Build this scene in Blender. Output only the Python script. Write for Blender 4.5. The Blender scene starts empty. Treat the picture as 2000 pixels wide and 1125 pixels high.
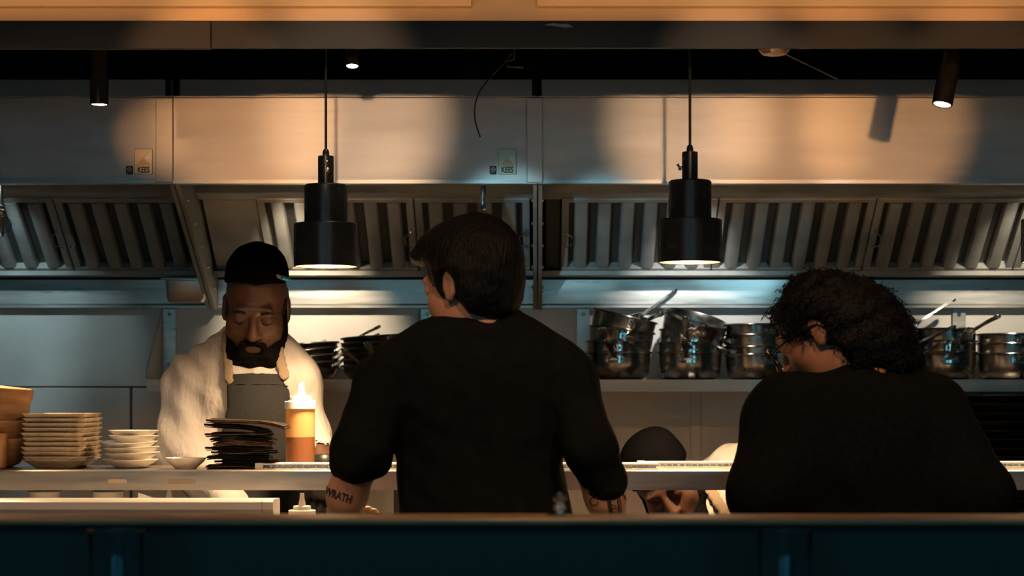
import bpy, bmesh, math, random
import numpy as np
from mathutils import Vector, Matrix, Euler
random.seed(7); np.random.seed(7)
PI = math.pi
C = bpy.context.scene.collection
SC = bpy.context.scene

# ------------------------------------------------------------------ camera
F = 3800.0; VX, VY, EZ = 1050.0, 770.0, 1.30      # focal length in px, principal point, eye height
cam = bpy.data.cameras.new('camera'); camo = bpy.data.objects.new('camera', cam); C.objects.link(camo)
cam.sensor_width = 36.0; cam.lens = F * 36.0 / 2000.0
cam.shift_x = -(VX - 1000) / 2000.0; cam.shift_y = (VY - 562.5) / 2000.0
camo.location = (0, 0, EZ); camo.rotation_euler = (PI / 2, 0, 0)
cam.dof.use_dof = True; cam.dof.focus_distance = 4.75; cam.dof.aperture_fstop = 5.0
cam.clip_start = 0.05
SC.camera = camo
def W(px, py, d): return Vector(((px - VX) * d / F, d, EZ + (VY - py) * d / F))

# ------------------------------------------------------------------ world, exposure
w = bpy.data.worlds.new('world'); SC.world = w; w.use_nodes = True
bg = w.node_tree.nodes['Background']; bg.inputs[0].default_value = (0.36, 0.88, 0.92, 1); bg.inputs[1].default_value = 0.020
SC.view_settings.view_transform = 'Standard'; SC.view_settings.look = 'None'
SC.view_settings.exposure = 0.0; SC.view_settings.gamma = 1.0; SC.view_settings.use_curve_mapping = False

# light levels (the lamps themselves are built further down)
PENDANT_W = 105.0; WARM_W = 155.0; COOL_W = 260.0; TRACK_W = 3.0; LED_STRENGTH = 13.0; HOODLAMP_W = 55.0; DOWN_W = 55.0
WARM = (1.0, 0.48, 0.19); LAMPC = (1.0, 0.66, 0.36); COOL = (0.40, 0.82, 1.0)

# ------------------------------------------------------------------ materials
MATS = {}
def mat(name, col, rough=0.5, metal=0.0, noise=None, bump=None, emit=None, trans=0.0, ior=1.45, stretch=(1, 1, 1), coat=0.0, spec=0.5, sheen=0.0):
    if name in MATS: return MATS[name]
    m = bpy.data.materials.new(name); m.use_nodes = True; nt = m.node_tree; N = nt.nodes; L = nt.links
    b = N['Principled BSDF']
    b.inputs['Base Color'].default_value = (*col, 1); b.inputs['Roughness'].default_value = rough; b.inputs['Metallic'].default_value = metal
    b.inputs['IOR'].default_value = ior; b.inputs['Transmission Weight'].default_value = trans; b.inputs['Coat Weight'].default_value = coat
    b.inputs['Specular IOR Level'].default_value = spec; b.inputs['Sheen Weight'].default_value = sheen
    if emit: b.inputs['Emission Color'].default_value = (*emit[0], 1); b.inputs['Emission Strength'].default_value = emit[1]
    if noise or bump:
        tc = N.new('ShaderNodeTexCoord'); mp = N.new('ShaderNodeMapping'); L.new(tc.outputs['Object'], mp.inputs[0]); mp.inputs['Scale'].default_value = stretch
    if noise:       # (scale, amount, rough_amount)
        nz = N.new('ShaderNodeTexNoise'); nz.inputs['Scale'].default_value = noise[0]; nz.inputs['Detail'].default_value = 6; L.new(mp.outputs[0], nz.inputs[0])
        rm = N.new('ShaderNodeMapRange'); rm.inputs[1].default_value = 0.25; rm.inputs[2].default_value = 0.75; rm.inputs[3].default_value = 1 - noise[1]; rm.inputs[4].default_value = 1 + noise[1] * 0.6
        L.new(nz.outputs[0], rm.inputs[0])
        mx = N.new('ShaderNodeMix'); mx.data_type = 'RGBA'; mx.blend_type = 'MULTIPLY'; mx.inputs['Factor'].default_value = 1
        mx.inputs['A'].default_value = (*col, 1); L.new(rm.outputs[0], mx.inputs['B']); L.new(mx.outputs['Result'], b.inputs['Base Color'])
        rr = N.new('ShaderNodeMapRange'); rr.inputs[1].default_value = 0.25; rr.inputs[2].default_value = 0.75; rr.inputs[3].default_value = max(0.02, rough - noise[2]); rr.inputs[4].default_value = min(1, rough + noise[2])
        L.new(nz.outputs[0], rr.inputs[0]); L.new(rr.outputs[0], b.inputs['Roughness'])
    if bump:        # (scale, strength, distance)
        n2 = N.new('ShaderNodeTexNoise'); n2.inputs['Scale'].default_value = bump[0]; n2.inputs['Detail'].default_value = 4; L.new(mp.outputs[0], n2.inputs[0])
        bp = N.new('ShaderNodeBump'); bp.inputs['Strength'].default_value = bump[1]; bp.inputs['Distance'].default_value = bump[2]
        L.new(n2.outputs[0], bp.inputs['Height']); L.new(bp.outputs[0], b.inputs['Normal'])
    MATS[name] = m; return m

steel_hood = mat('steel_hood', (0.62, 0.60, 0.57), 0.46, 0.75, noise=(3, 0.22, 0.08), stretch=(1, 1, 6))
steel_wall = mat('steel_wall', (0.66, 0.64, 0.60), 0.50, 0.35, noise=(4, 0.20, 0.08))
steel_band = mat('steel_band', (0.62, 0.61, 0.58), 0.33, 0.85, noise=(5, 0.25, 0.08), stretch=(1, 1, 12))
steel_pass = mat('steel_pass', (0.46, 0.40, 0.34), 0.34, 0.9, noise=(6, 0.18, 0.08), stretch=(1, 6, 10))
steel_filter = mat('steel_filter', (0.30, 0.30, 0.28), 0.5, 0.2, noise=(9, 0.30, 0.08))
steel_dark = mat('steel_dark', (0.10, 0.10, 0.095), 0.5, 0.7, noise=(7, 0.3, 0.1))
steel_pot = mat('steel_pot', (0.33, 0.315, 0.29), 0.22, 1.0, noise=(16, 0.45, 0.10))
steel_tray = mat('steel_tray', (0.22, 0.19, 0.16), 0.33, 0.9, noise=(10, 0.4, 0.08))
pan_black = mat('pan_black', (0.045, 0.04, 0.036), 0.33, 0.6, noise=(14, 0.4, 0.1))
chrome = mat('chrome', (0.75, 0.74, 0.72), 0.14, 1.0)
brass = mat('brass', (0.62, 0.52, 0.36), 0.3, 1.0)
copper_plate = mat('copper_plate', (0.55, 0.36, 0.24), 0.4, 0.9)
black_metal = mat('black_metal', (0.012, 0.013, 0.014), 0.26, 0.0, noise=(20, 0.3, 0.05), spec=0.6)
black_paint = mat('black_paint', (0.010, 0.011, 0.011), 0.7)
beam_paint = mat('beam_paint', (0.018, 0.0175, 0.017), 0.55, noise=(4, 0.25, 0.05))
beam_cover = mat('beam_cover', (0.030, 0.027, 0.024), 0.55, noise=(4, 0.2, 0.05))
bar_paint = mat('bar_paint', (0.032, 0.066, 0.074), 0.6, noise=(3, 0.15, 0.04))
ledge_wood = mat('ledge_wood', (0.45, 0.29, 0.16), 0.35, noise=(8, 0.35, 0.06), stretch=(1, 12, 12))
soffit_paint = mat('soffit_paint', (0.80, 0.56, 0.34), 0.6, noise=(5, 0.08, 0.05))
floor_m = mat('floor_tile', (0.05, 0.045, 0.04), 0.4, noise=(6, 0.3, 0.08))
foil = mat('foil', (0.10, 0.12, 0.12), 0.22, 1.0, bump=(38, 1.0, 0.02))
white_plastic = mat('white_plastic', (0.82, 0.80, 0.74), 0.35)
white_metal = mat('white_metal', (0.80, 0.78, 0.74), 0.38, noise=(4, 0.06, 0.05))
rail_metal = mat('rail_metal', (0.90, 0.88, 0.83), 0.4, 0.0)
marble_glass = mat('marble_glass', (0.45, 0.60, 0.68), 0.12, 0.0, coat=0.5)
plate_glaze = mat('plate_glaze', (0.60, 0.47, 0.33), 0.24, 0.0, noise=(30, 0.35, 0.08), coat=0.4)
dish_white = mat('dish_white', (0.84, 0.79, 0.68), 0.22, coat=0.4, noise=(20, 0.06, 0.04))
wood_bowl = mat('wood_bowl', (0.40, 0.20, 0.085), 0.48, noise=(9, 0.35, 0.08), stretch=(2, 2, 10))
napkin_m = mat('napkin_cloth', (0.012, 0.0115, 0.011), 0.85, noise=(60, 0.3, 0.05), bump=(160, 0.3, 0.004), spec=.1)
napkin_hem = mat('napkin_hem', (0.22, 0.11, 0.055), 0.85)
shirt_black = mat('shirt_black', (0.008, 0.0095, 0.0095), 0.95, noise=(40, 0.3, 0.05), bump=(14, 0.3, 0.03), spec=0.08)
sweater_black = mat('sweater_black', (0.0075, 0.009, 0.009), 0.95, noise=(90, 0.4, 0.04), bump=(120, 0.3, 0.003), spec=0.06)
shirt_white = mat('shirt_white', (0.40, 0.375, 0.35), 0.85, noise=(9, 0.08, 0.03), bump=(16, 0.55, 0.04), stretch=(1, 1, 0.45))
denim = mat('denim', (0.013, 0.0135, 0.014), 0.9, noise=(120, 0.45, 0.04), bump=(220, 0.3, 0.003))
strap_tan = mat('strap_tan', (0.22, 0.165, 0.11), 0.85, bump=(150, 0.4, 0.003))
skin_light = mat('skin_light', (0.50, 0.255, 0.165), 0.55, noise=(30, 0.12, 0.05))
skin_dark = mat('skin_dark', (0.075, 0.034, 0.020), 0.42, noise=(26, 0.18, 0.06))
skin_olive = mat('skin_olive', (0.40, 0.18, 0.095), 0.55, noise=(26, 0.12, 0.05))
hair_black = mat('hair_black', (0.0045, 0.004, 0.0038), 0.5, noise=(50, 0.4, 0.1), bump=(70, 0.7, 0.01), stretch=(3, 3, 0.5), spec=.25)
curl_black = mat('curl_black', (0.006, 0.0055, 0.0055), 0.6, bump=(140, 0.8, 0.006), spec=.2)
beard_m = mat('beard', (0.004, 0.0033, 0.003), 0.9, bump=(130, 0.9, 0.008), spec=.04)
cap_m = mat('cap_cloth', (0.003, 0.003, 0.0033), 0.9, bump=(160, 0.4, 0.004), spec=0)
ink = mat('tattoo_ink', (0.035, 0.028, 0.026), 0.6)
eye_white = mat('eye_white', (0.55, 0.48, 0.42), 0.2)
pen_blue = mat('pen_blue', (0.01, 0.22, 0.42), 0.3)
glove_black = mat('glove_black', (0.012, 0.012, 0.012), 0.4)
lens_m = mat('lens', (0.9, 0.95, 0.95), 0.02, trans=1.0, ior=1.05)
frame_m = mat('glasses_frame', (0.01, 0.009, 0.008), 0.18, coat=1.0)
glass_m = mat('tumbler_glass', (0.85, 0.95, 1.0), 0.03, trans=1.0, ior=1.45)
sticker_m = mat('sticker_navy', (0.008, 0.02, 0.03), 0.5)
sticker_w = mat('sticker_print', (0.5, 0.6, 0.6), 0.5)
sauce_m = mat('sauce', (0.16, 0.06, 0.022), 0.35)
sauce_amber = mat('sauce_amber', (0.62, 0.28, 0.05), 0.35)
paper_m = mat('paper', (0.80, 0.77, 0.70), 0.8)
bread_m = mat('bread', (0.62, 0.40, 0.22), 0.8, noise=(30, 0.6, 0.05))
bulb_m = mat('bulb_glow', (1, 0.8, 0.5), 0.5, emit=((1.0, 0.72, 0.40), 26.0))
spot_glow = mat('spot_glow', (1, 0.9, 0.75), 0.5, emit=((1.0, 0.86, 0.66), 14.0))
shade_in = mat('shade_inner', (0.80, 0.62, 0.38), 0.4, 0.3)
led_m = mat('led_strip_glow', (1, 0.6, 0.3), 0.5, emit=((1.0, 0.52, 0.20), LED_STRENGTH))
glow_pane_m = mat('added_glow_pane', (0.1, 0.3, 0.45), 0.3, emit=((0.07, 0.42, 0.58), 2.8))  # emissive pane added behind the camera for blue reflections
def plastic_squeeze():
    m = bpy.data.materials.new('squeeze_plastic'); m.use_nodes = True; nt = m.node_tree; N = nt.nodes; L = nt.links; N.clear()
    o = N.new('ShaderNodeOutputMaterial'); d = N.new('ShaderNodeBsdfDiffuse'); t = N.new('ShaderNodeBsdfTranslucent'); x = N.new('ShaderNodeBsdfTransparent'); g = N.new('ShaderNodeBsdfGlossy')
    for n in (d, t): n.inputs[0].default_value = (0.90, 0.66, 0.30, 1)
    x.inputs[0].default_value = (0.95, 0.88, 0.72, 1); g.inputs['Roughness'].default_value = 0.25
    a = N.new('ShaderNodeMixShader'); a.inputs[0].default_value = 0.5; L.new(d.outputs[0], a.inputs[1]); L.new(t.outputs[0], a.inputs[2])
    b = N.new('ShaderNodeMixShader'); b.inputs[0].default_value = 0.3; L.new(a.outputs[0], b.inputs[1]); L.new(x.outputs[0], b.inputs[2])
    c = N.new('ShaderNodeMixShader'); c.inputs[0].default_value = 0.06; L.new(b.outputs[0], c.inputs[1]); L.new(g.outputs[0], c.inputs[2]); L.new(c.outputs[0], o.inputs[0])
    return m
squeeze_m = plastic_squeeze()

# ------------------------------------------------------------------ mesh helpers
class MB:
    def __init__(s): s.v = []; s.f = []
    def add(s, vs, fs):
        o = len(s.v); s.v += [tuple(q) for q in vs]; s.f += [tuple(i + o for i in q) for q in fs]; return s
    def box(s, x0, x1, y0, y1, z0, z1, bev=0.0, seg=1):
        if bev <= 0:
            return s.add([(x0, y0, z0), (x1, y0, z0), (x1, y1, z0), (x0, y1, z0), (x0, y0, z1), (x1, y0, z1), (x1, y1, z1), (x0, y1, z1)],
                         [(0, 3, 2, 1), (4, 5, 6, 7), (0, 1, 5, 4), (1, 2, 6, 5), (2, 3, 7, 6), (3, 0, 4, 7)])
        bm = bmesh.new(); bmesh.ops.create_cube(bm, size=1)
        for v in bm.verts: v.co = ((x0 + x1) / 2 + v.co.x * (x1 - x0), (y0 + y1) / 2 + v.co.y * (y1 - y0), (z0 + z1) / 2 + v.co.z * (z1 - z0))
        bmesh.ops.bevel(bm, geom=bm.edges[:], offset=bev, segments=seg, affect='EDGES', profile=0.6)
        bm.verts.index_update()
        s.add([v.co[:] for v in bm.verts], [[v.index for v in f.verts] for f in bm.faces]); bm.free(); return s
    def lathe(s, prof, n=32, c=(0, 0, 0), close=False, xf=None):
        # prof: list of (r, z) ; axis z
        vs = []; fs = []; P = len(prof)
        for k in range(n):
            a = 2 * PI * k / n
            for r, z in prof: vs.append(Vector((c[0] + r * math.cos(a), c[1] + r * math.sin(a), c[2] + z)))
        for k in range(n):
            k2 = (k + 1) % n
            for j in range(P - 1 + (1 if close else 0)):
                j2 = (j + 1) % P
                fs.append((k * P + j, k2 * P + j, k2 * P + j2, k * P + j2))
        if not close:
            if prof[0][0] > 1e-6: fs.append(tuple(k * P for k in range(n))[::-1])
            if prof[-1][0] > 1e-6: fs.append(tuple(k * P + P - 1 for k in range(n)))
        if xf is not None: vs = [xf @ q for q in vs]
        return s.add(vs, fs)
    def tube(s, pts, r, n=8, cap=True, flat=None):
        pts = [Vector(p) for p in pts]; rs = r if isinstance(r, (list, tuple)) else [r] * len(pts)
        t0 = (pts[1] - pts[0]).normalized(); u = t0.orthogonal().normalized(); vs = []; fs = []
        for i, p in enumerate(pts):
            t = (pts[min(i + 1, len(pts) - 1)] - pts[max(i - 1, 0)]).normalized()
            u = (u - t * u.dot(t)).normalized(); b = t.cross(u)
            for k in range(n):
                a = 2 * PI * k / n; vs.append(p + (u * math.cos(a) + b * math.sin(a) * (flat or 1)) * rs[i])
        for i in range(len(pts) - 1):
            for k in range(n):
                k2 = (k + 1) % n; fs.append((i * n + k, i * n + k2, (i + 1) * n + k2, (i + 1) * n + k))
        if cap: fs.append(tuple(range(n))[::-1]); fs.append(tuple((len(pts) - 1) * n + k for k in range(n)))
        return s.add(vs, fs)
    def prism(s, poly, axis, a, b):      # poly 2d extruded along axis from a to b
        n = len(poly); vs = []
        for t in (a, b):
            for (p, q) in poly:
                vs.append({'x': (t, p, q), 'y': (p, t, q), 'z': (p, q, t)}[axis])
        fs = [tuple(range(n))[::-1], tuple(range(n, 2 * n))] + [(i, (i + 1) % n, n + (i + 1) % n, n + i) for i in range(n)]
        return s.add(vs, fs)
    def rloft(s, secs, seg=5, closed=False, c=(0, 0, 0), cap=True):   # sections (hx, hy, rad, z): rounded rectangles
        vs = []; fs = []; n = 4 * (seg + 1)
        for hx, hy, r, z in secs:
            for q in range(4):
                cx = (hx - r) * (1 if q in (0, 3) else -1); cy = (hy - r) * (1 if q in (0, 1) else -1)
                for k in range(seg + 1):
                    a = q * PI / 2 + k * PI / 2 / seg; vs.append((c[0] + cx + r * math.cos(a), c[1] + cy + r * math.sin(a), c[2] + z))
        m = len(secs)
        for i in range(m - 1 + (1 if closed else 0)):
            i2 = (i + 1) % m
            for k in range(n): k2 = (k + 1) % n; fs.append((i * n + k, i * n + k2, i2 * n + k2, i2 * n + k))
        if cap and not closed: fs.append(tuple(range(n))[::-1]); fs.append(tuple((m - 1) * n + k for k in range(n)))
        return s.add(vs, fs)
    def xf(s, M): s.v = [tuple(M @ Vector(q)) for q in s.v]; return s
    def mesh(s, name, m, smooth=35):
        me = bpy.data.meshes.new(name); me.from_pydata(s.v, [], s.f); me.materials.append(m); me.validate()
        bm = bmesh.new(); bm.from_mesh(me); bmesh.ops.recalc_face_normals(bm, faces=bm.faces[:]); bm.to_mesh(me); bm.free()
        if smooth:
            me.polygons.foreach_set('use_smooth', [True] * len(me.polygons))
            if smooth < 180: me.set_sharp_from_angle(angle=math.radians(smooth))
        me.update(); return me

def link(name, me, parent=None, loc=None, rot=None):
    o = bpy.data.objects.new(name, me); C.objects.link(o)
    if parent: o.parent = parent
    if loc is not None: o.location = loc
    if rot is not None: o.rotation_euler = rot
    return o
def tag(o, label=None, cat=None, group=None, kind=None):
    if label: o['label'] = label
    if cat: o['category'] = cat
    if group: o['group'] = group
    if kind: o['kind'] = kind
    return o
def thing(name, label, cat, loc=(0, 0, 0), rot=(0, 0, 0), group=None, kind=None):
    o = bpy.data.objects.new(name, None); C.objects.link(o); o.empty_display_size = 0.05
    o.location = loc; o.rotation_euler = rot; o.rotation_mode = 'XYZ'
    return tag(o, label, cat, group, kind)
def part(name, mb, m, parent, world=False, smooth=35, label=None):
    # world=True: coordinates are world ones and the (unrotated) root's location is taken off
    if world:
        r = parent; off = Vector((0, 0, 0))
        while r: off += Vector(r.location); r = r.parent
        mb.v = [tuple(Vector(q) - off) for q in mb.v]
    o = link(name, mb.mesh(name, m, smooth), parent)
    if label: o['label'] = label
    return o
def single(name, mb, m, label=None, cat=None, group=None, kind=None, smooth=35):   # one mesh, origin at its base
    a = np.array(mb.v); c = Vector(((a[:, 0].min() + a[:, 0].max()) / 2, (a[:, 1].min() + a[:, 1].max()) / 2, a[:, 2].min()))
    mb.v = [tuple(Vector(q) - c) for q in mb.v]
    return tag(link(name, mb.mesh(name, m, smooth), None, c), label, cat, group, kind)
def copy_tree(o, parent=None):
    c = o.copy(); C.objects.link(c); c.parent = parent
    for ch in list(o.children): copy_tree(ch, c)
    return c
def text_mesh(txt, size, ext=0.0006, bold=0.0):
    cu = bpy.data.curves.new('lettering', 'FONT'); cu.body = txt; cu.size = size; cu.extrude = ext; cu.offset = bold; cu.align_x = 'CENTER'; cu.resolution_u = 3
    o = bpy.data.objects.new('lettering', cu); C.objects.link(o)
    dg = bpy.context.evaluated_depsgraph_get(); me = bpy.data.meshes.new_from_object(o.evaluated_get(dg))
    bpy.data.objects.remove(o); mb = MB(); mb.add([v.co[:] for v in me.vertices], [p.vertices[:] for p in me.polygons]); return mb
def bez(p0, p1, p2, p3, n=12):
    p0, p1, p2, p3 = map(Vector, (p0, p1, p2, p3)); out = []
    for i in range(n + 1):
        t = i / n; out.append(p0 * (1 - t) ** 3 + p1 * 3 * t * (1 - t) ** 2 + p2 * 3 * t * t * (1 - t) + p3 * t ** 3)
    return out
def lamp(kind, name, parent, loc, power, col, aim=None, size=60, blend=0.3, radius=0.02):
    l = bpy.data.lights.new(name, kind); l.energy = power; l.color = col
    if kind == 'SPOT': l.spot_size = math.radians(size); l.spot_blend = blend
    l.shadow_soft_size = radius
    o = bpy.data.objects.new(name, l); C.objects.link(o); o.location = loc
    if aim is not None: o.rotation_euler = (Vector(aim) - Vector(loc)).to_track_quat('-Z', 'Y').to_euler()
    if parent: o.parent = parent
    return o

# ------------------------------------------------------------------ structure
XL, XR = -2.6, 2.6
single('floor', MB().box(-4, 4, -3.2, 6.5, -0.06, 0), floor_m, 'dark tiled floor', kind='structure')
wall = thing('wall_back', 'pale steel clad back wall of the kitchen', None, (0, 6.25, 0), kind='structure')
seams = [-2.6, -1.17, 0.155, 1.36, 2.6]            # vertical joints above the shelf
ZS = 1.345                                         # shelf height
for a, b in zip(seams[:-1], seams[1:]):
    part('panel', MB().box(a + .002, b - .002, 6.22, 6.25, ZS - .02, 1.66, .002), steel_wall, wall, world=True)
low = [-2.6, -1.3, -0.42, 0.505, 1.42, 2.6]
for a, b in zip(low[:-1], low[1:]):
    part('panel', MB().box(a + .003, b - .003, 6.22, 6.25, 0.02, ZS - .024, .002), steel_wall, wall, world=True)
part('cover_strip', MB().box(0.488, 0.522, 6.212, 6.222, 0.2, ZS - .024, .002), steel_wall, wall, world=True)
part('upper_sheet', MB().box(-4, 4, 6.25, 6.30, 0, 3.2), black_paint, wall, world=True)
single('ceiling', MB().box(-4, 4, 4.42, 6.3, 2.75, 2.8), black_paint, 'black painted kitchen ceiling void', kind='structure')
# bulkhead: warm lit panelled fascia above a dark beam
fas = thing('wall_front', 'warm lit panelled fascia above the dark beam', None, (0, 4.42, 2.06), kind='structure')
part('fascia', MB().box(-2.2, 2.2, 4.42, 4.46, 2.115, 2.76), soffit_paint, fas, world=True)
for x0, x1 in ((-2.2, (921 - VX) * 4.4 / F), ((1049 - VX) * 4.4 / F, 2.2)):
    part('raised_panel', MB().box(x0, x1, 4.392, 4.4195, 2.176, 2.70, .004, 2), soffit_paint, fas, world=True)
beam = thing('trim_1', 'dark painted beam across the kitchen opening', None, (0, 4.33, 2.055), kind='structure')
part('beam', MB().prism([(4.25, 2.057), (4.265, 2.057), (4.265, 2.101), (4.419, 2.101), (4.419, 2.1145), (4.265, 2.1145), (4.265, 2.116), (4.25, 2.116)], 'x', -2.2, 2.2), beam_paint, beam, world=True)
part('cover_board', MB().box(-2.2, (412 - VX) * 4.24 / F, 4.235, 4.249, 2.052, 2.1135, .0015), beam_cover, beam, world=True)
part('painted_glint', MB().prism([((1062 + dx - VX) * 4.249 / F, EZ + (VY - y) * 4.249 / F) for dx, y in ((0, 49), (18, 45), (34, 47), (46, 46), (58, 53), (40, 54), (22, 51))], 'y', 4.2485, 4.251), mat('glint_paint', (0.40, 0.36, 0.33), 0.6), beam, world=True, label='pale painted reflection on the dark beam')  # pale patch of colour painted in as a reflection on the beam
# LED strip lying on the beam behind its front edge
led = thing('led_strip', 'warm glowing light strip lying on top of the dark beam', 'light strip', (0, 4.28, 2.115))
part('channel', MB().box(-2.15, 2.15, 4.268, 4.292, 2.1150, 2.1170), black_paint, led, world=True)
part('diffuser', MB().box(-2.15, 2.15, 4.270, 4.290, 2.1172, 2.1182), led_m, led, world=True)
# dining room behind the camera
rw = thing('wall_rear', 'dark dining room wall behind the guests', None, (0, -3.1, 0), kind='structure')
xs = [-4, -2.2, -1.0, -0.35, 0.35, 1.2, 2.4, 4]
for i in range(0, len(xs) - 1):
    if i % 2 == 0: part('pier', MB().box(xs[i], xs[i + 1], -3.15, -3.05, 0, 2.8), beam_paint, rw, world=True)
    else:
        part('spandrel', MB().box(xs[i], xs[i + 1], -3.15, -3.05, 0, 0.8), beam_paint, rw, world=True)
        part('lintel', MB().box(xs[i], xs[i + 1], -3.15, -3.05, 2.3, 2.8), beam_paint, rw, world=True)
for i, (a, b) in enumerate(((-2.2, -1.0), (-0.35, 0.35), (1.2, 2.4))):
    wn = thing('added_window_%d' % (i + 1), 'added blue glowing pane in the dining room wall', None, ((a + b) / 2, -3.1, 0.8), kind='structure')
    part('pane', MB().box(a + .04, b - .04, -3.12, -3.10, 0.84, 2.26), glow_pane_m, wn, world=True)  # unseen glowing pane, added to give the glasses blue streaks
    fr = MB()
    for q in ((a, a + .04, .8, 2.3), (b - .04, b, .8, 2.3), (a + .04, b - .04, .8, .84), (a + .04, b - .04, 2.26, 2.3), ((a + b) / 2 - .015, (a + b) / 2 + .015, .84, 2.26)): fr.box(q[0], q[1], -3.13, -3.07, q[2], q[3])
    part('frame', fr, black_paint, wn, world=True)

# ------------------------------------------------------------------ exhaust hoods
DH = 5.50
def hood(label, x0, x1, plate_px, left_end, right_end):
    t = thing('exhaust_hood', label, 'exhaust hood', ((x0 + x1) / 2, DH, 1.58), group='stainless exhaust hoods over the cook line')
    zb, zt = 1.898, 2.139
    part('front_panel', MB().box(x0, x1, DH, DH + .02, zb, zt, .002), steel_hood, t, world=True)
    part('panel_lip', MB().prism([(DH - .006, zb - .003), (DH + .035, zb - .003), (DH + .035, zb + .003), (DH - .001, zb + .003), (DH - .001, zb + .008), (DH - .006, zb + .008)], 'x', x0, x1), steel_band, t, world=True)
    part('top_lip', MB().box(x0, x1, DH - .006, DH + .02, zt, zt + .004, .001), steel_band, t, world=True)
    part('top_flange', MB().box(x0 + .01, x1 - .01, DH + .05, DH + .07, zt - .01, 2.198, .001), steel_hood, t, world=True)
    part('header', MB().prism([(5.79, 1.90), (5.835, 1.884), (5.85, 1.894), (5.80, 1.91), (5.80, 1.952), (DH + .021, 1.952), (DH + .021, 1.946), (5.79, 1.946)], 'x', x0 + .014, x1 - .014), steel_filter, t, world=True)
    part('roof', MB().box(x0 + .012, x1 - .012, DH + .07, 6.22, 2.15, 2.17), steel_dark, t, world=True)
    part('gutter', MB().prism([(6.100, 1.687), (6.100, 1.673), (6.187, 1.671), (6.187, 1.679), (6.106, 1.682), (6.106, 1.687)], 'x', x0 + .014, x1 - .014), steel_filter, t, world=True)
    part('back_band', MB().prism([(6.188, 1.664), (6.188, 1.588), (6.182, 1.582), (6.182, 1.575), (6.218, 1.575), (6.218, 1.664)], 'x', x0 + .014, x1 - .014), steel_band, t, world=True)
    for xe, on in ((x0, left_end), (x1, right_end)):
        if not on: continue
        s = 1 if xe == x0 else -1
        a, b = sorted((xe + s * .001, xe + s * .0125))
        pl = part('end_plate', MB().prism([(DH + .025, 1.897), (DH + .07, 1.905), (DH + .07, 2.13), (6.2, 2.13), (6.2, 1.57), (6.145, 1.57)], 'x', a, b), steel_filter, t, world=True)
        for k in range(5):
            q = 0.12 + k * .19; yy = DH + .06 + q * .6 + .03; zz = 1.9 - q * .30
            part('bolt', MB().lathe([(.0, .006), (.005, .004), (.006, 0)], 10, xf=Matrix.Translation((xe + s * .0125, yy, zz)) @ Matrix.Rotation(s * PI / 2, 4, 'Y')), chrome, pl, world=True)
    if plate_px:
        cx = (plate_px - VX) * DH / F; y = DH
        zc = EZ + (VY - 316) * DH / F; hw = 17.5 * DH / F; hh = 25 * DH / F
        npl = part('name_plate', MB().box(cx - hw, cx + hw, y - .005, y - .0005, zc - hh, zc + hh, .0012), brass, t, world=True, label='small brass maker plate with a triangle emblem')
        zt_, zm = zc + hh * .93, zc - hh * .32
        h2 = zt_ - zm
        part('emblem_facet', MB().prism([(cx - hw * .9, zm), (cx - hw * .9, zt_), (cx + hw * .85, zt_)], 'y', y - .0075, y - .005), brass, npl, world=True)
        part('emblem_facet', MB().prism([(cx - hw * .85, zm), (cx + hw * .85, zm), (cx, zm + h2 * .46)], 'y', y - .0070, y - .005), copper_plate, npl, world=True)
        part('emblem_facet', MB().prism([(cx + hw * .9, zm + .001), (cx + hw * .9, zt_ - .002), (cx + .002, zm + h2 * .5)], 'y', y - .0065, y - .005), steel_band, npl, world=True)
        tm = text_mesh('KEES', .0205, .0004, .0006); tm.xf(Matrix.Translation((cx, y - .0055, zc - hh * .86)) @ Matrix.Rotation(PI / 2, 4, 'X') @ Matrix.Diagonal((0.80, 1.15, 1, 1)))
        part('lettering', tm, sticker_m, npl, world=True)
        sx = cx - 28 * DH / F; sz = EZ + (VY - 332.5) * DH / F; a = 6.8 * DH / F; b = 8.5 * DH / F
        st = part('sticker', MB().rloft([(a, b, .002, 0), (a, b, .002, .0006)], 3).xf(Matrix.Translation((sx, y - .0002, sz)) @ Matrix.Rotation(PI / 2, 4, 'X')), sticker_m, t, world=True, label='dark sticker with a round seal')
        part('seal_ring', MB().lathe([(.0052, 0), (.0066, 0), (.0066, .0003), (.0052, .0003)], 20, close=True, xf=Matrix.Translation((sx, y - .0010, sz + .002)) @ Matrix.Rotation(PI / 2, 4, 'X')), sticker_w, st, world=True)
        part('seal_mark', MB().box(sx - .003, sx + .003, y - .0013, y - .0009, sz + .001, sz + .004), sticker_w, st, world=True)
        part('seal_dot', MB().box(sx - .0075, sx - .0050, y - .0013, y - .0009, sz - .0100, sz - .0075), sticker_w, st, world=True)
    return t
XA = -1.032; XB = 0.0
h1 = hood('dim left exhaust hood with a maker plate near its right end', -2.45, XA - .001, 281, False, True)
h2 = hood('middle exhaust hood between the two joint covers, loose wire in front', XA + .001, XB - .001, 991, True, True)
h3 = hood('right exhaust hood without a maker plate, behind the right pendant lamp', XB + .001, 2.3, None, True, False)
for h, xc, px0, px1, lab in ((h2, XA, 306, 339, ''), (h3, XB, 1029, 1060, '')):
    a, b = (px0 - VX) * DH / F, (px1 - VX) * DH / F
    part('joint_cover', MB().box(a, b, DH - .014, DH - .0065, 1.897, 2.136, .0015), steel_hood, h, world=True)
    part('joint_gap', MB().box((a + b) / 2 - .008, (a + b) / 2 + .008, DH + .045, DH + .0499, 2.14, 2.2), black_paint, h, world=True)

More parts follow.
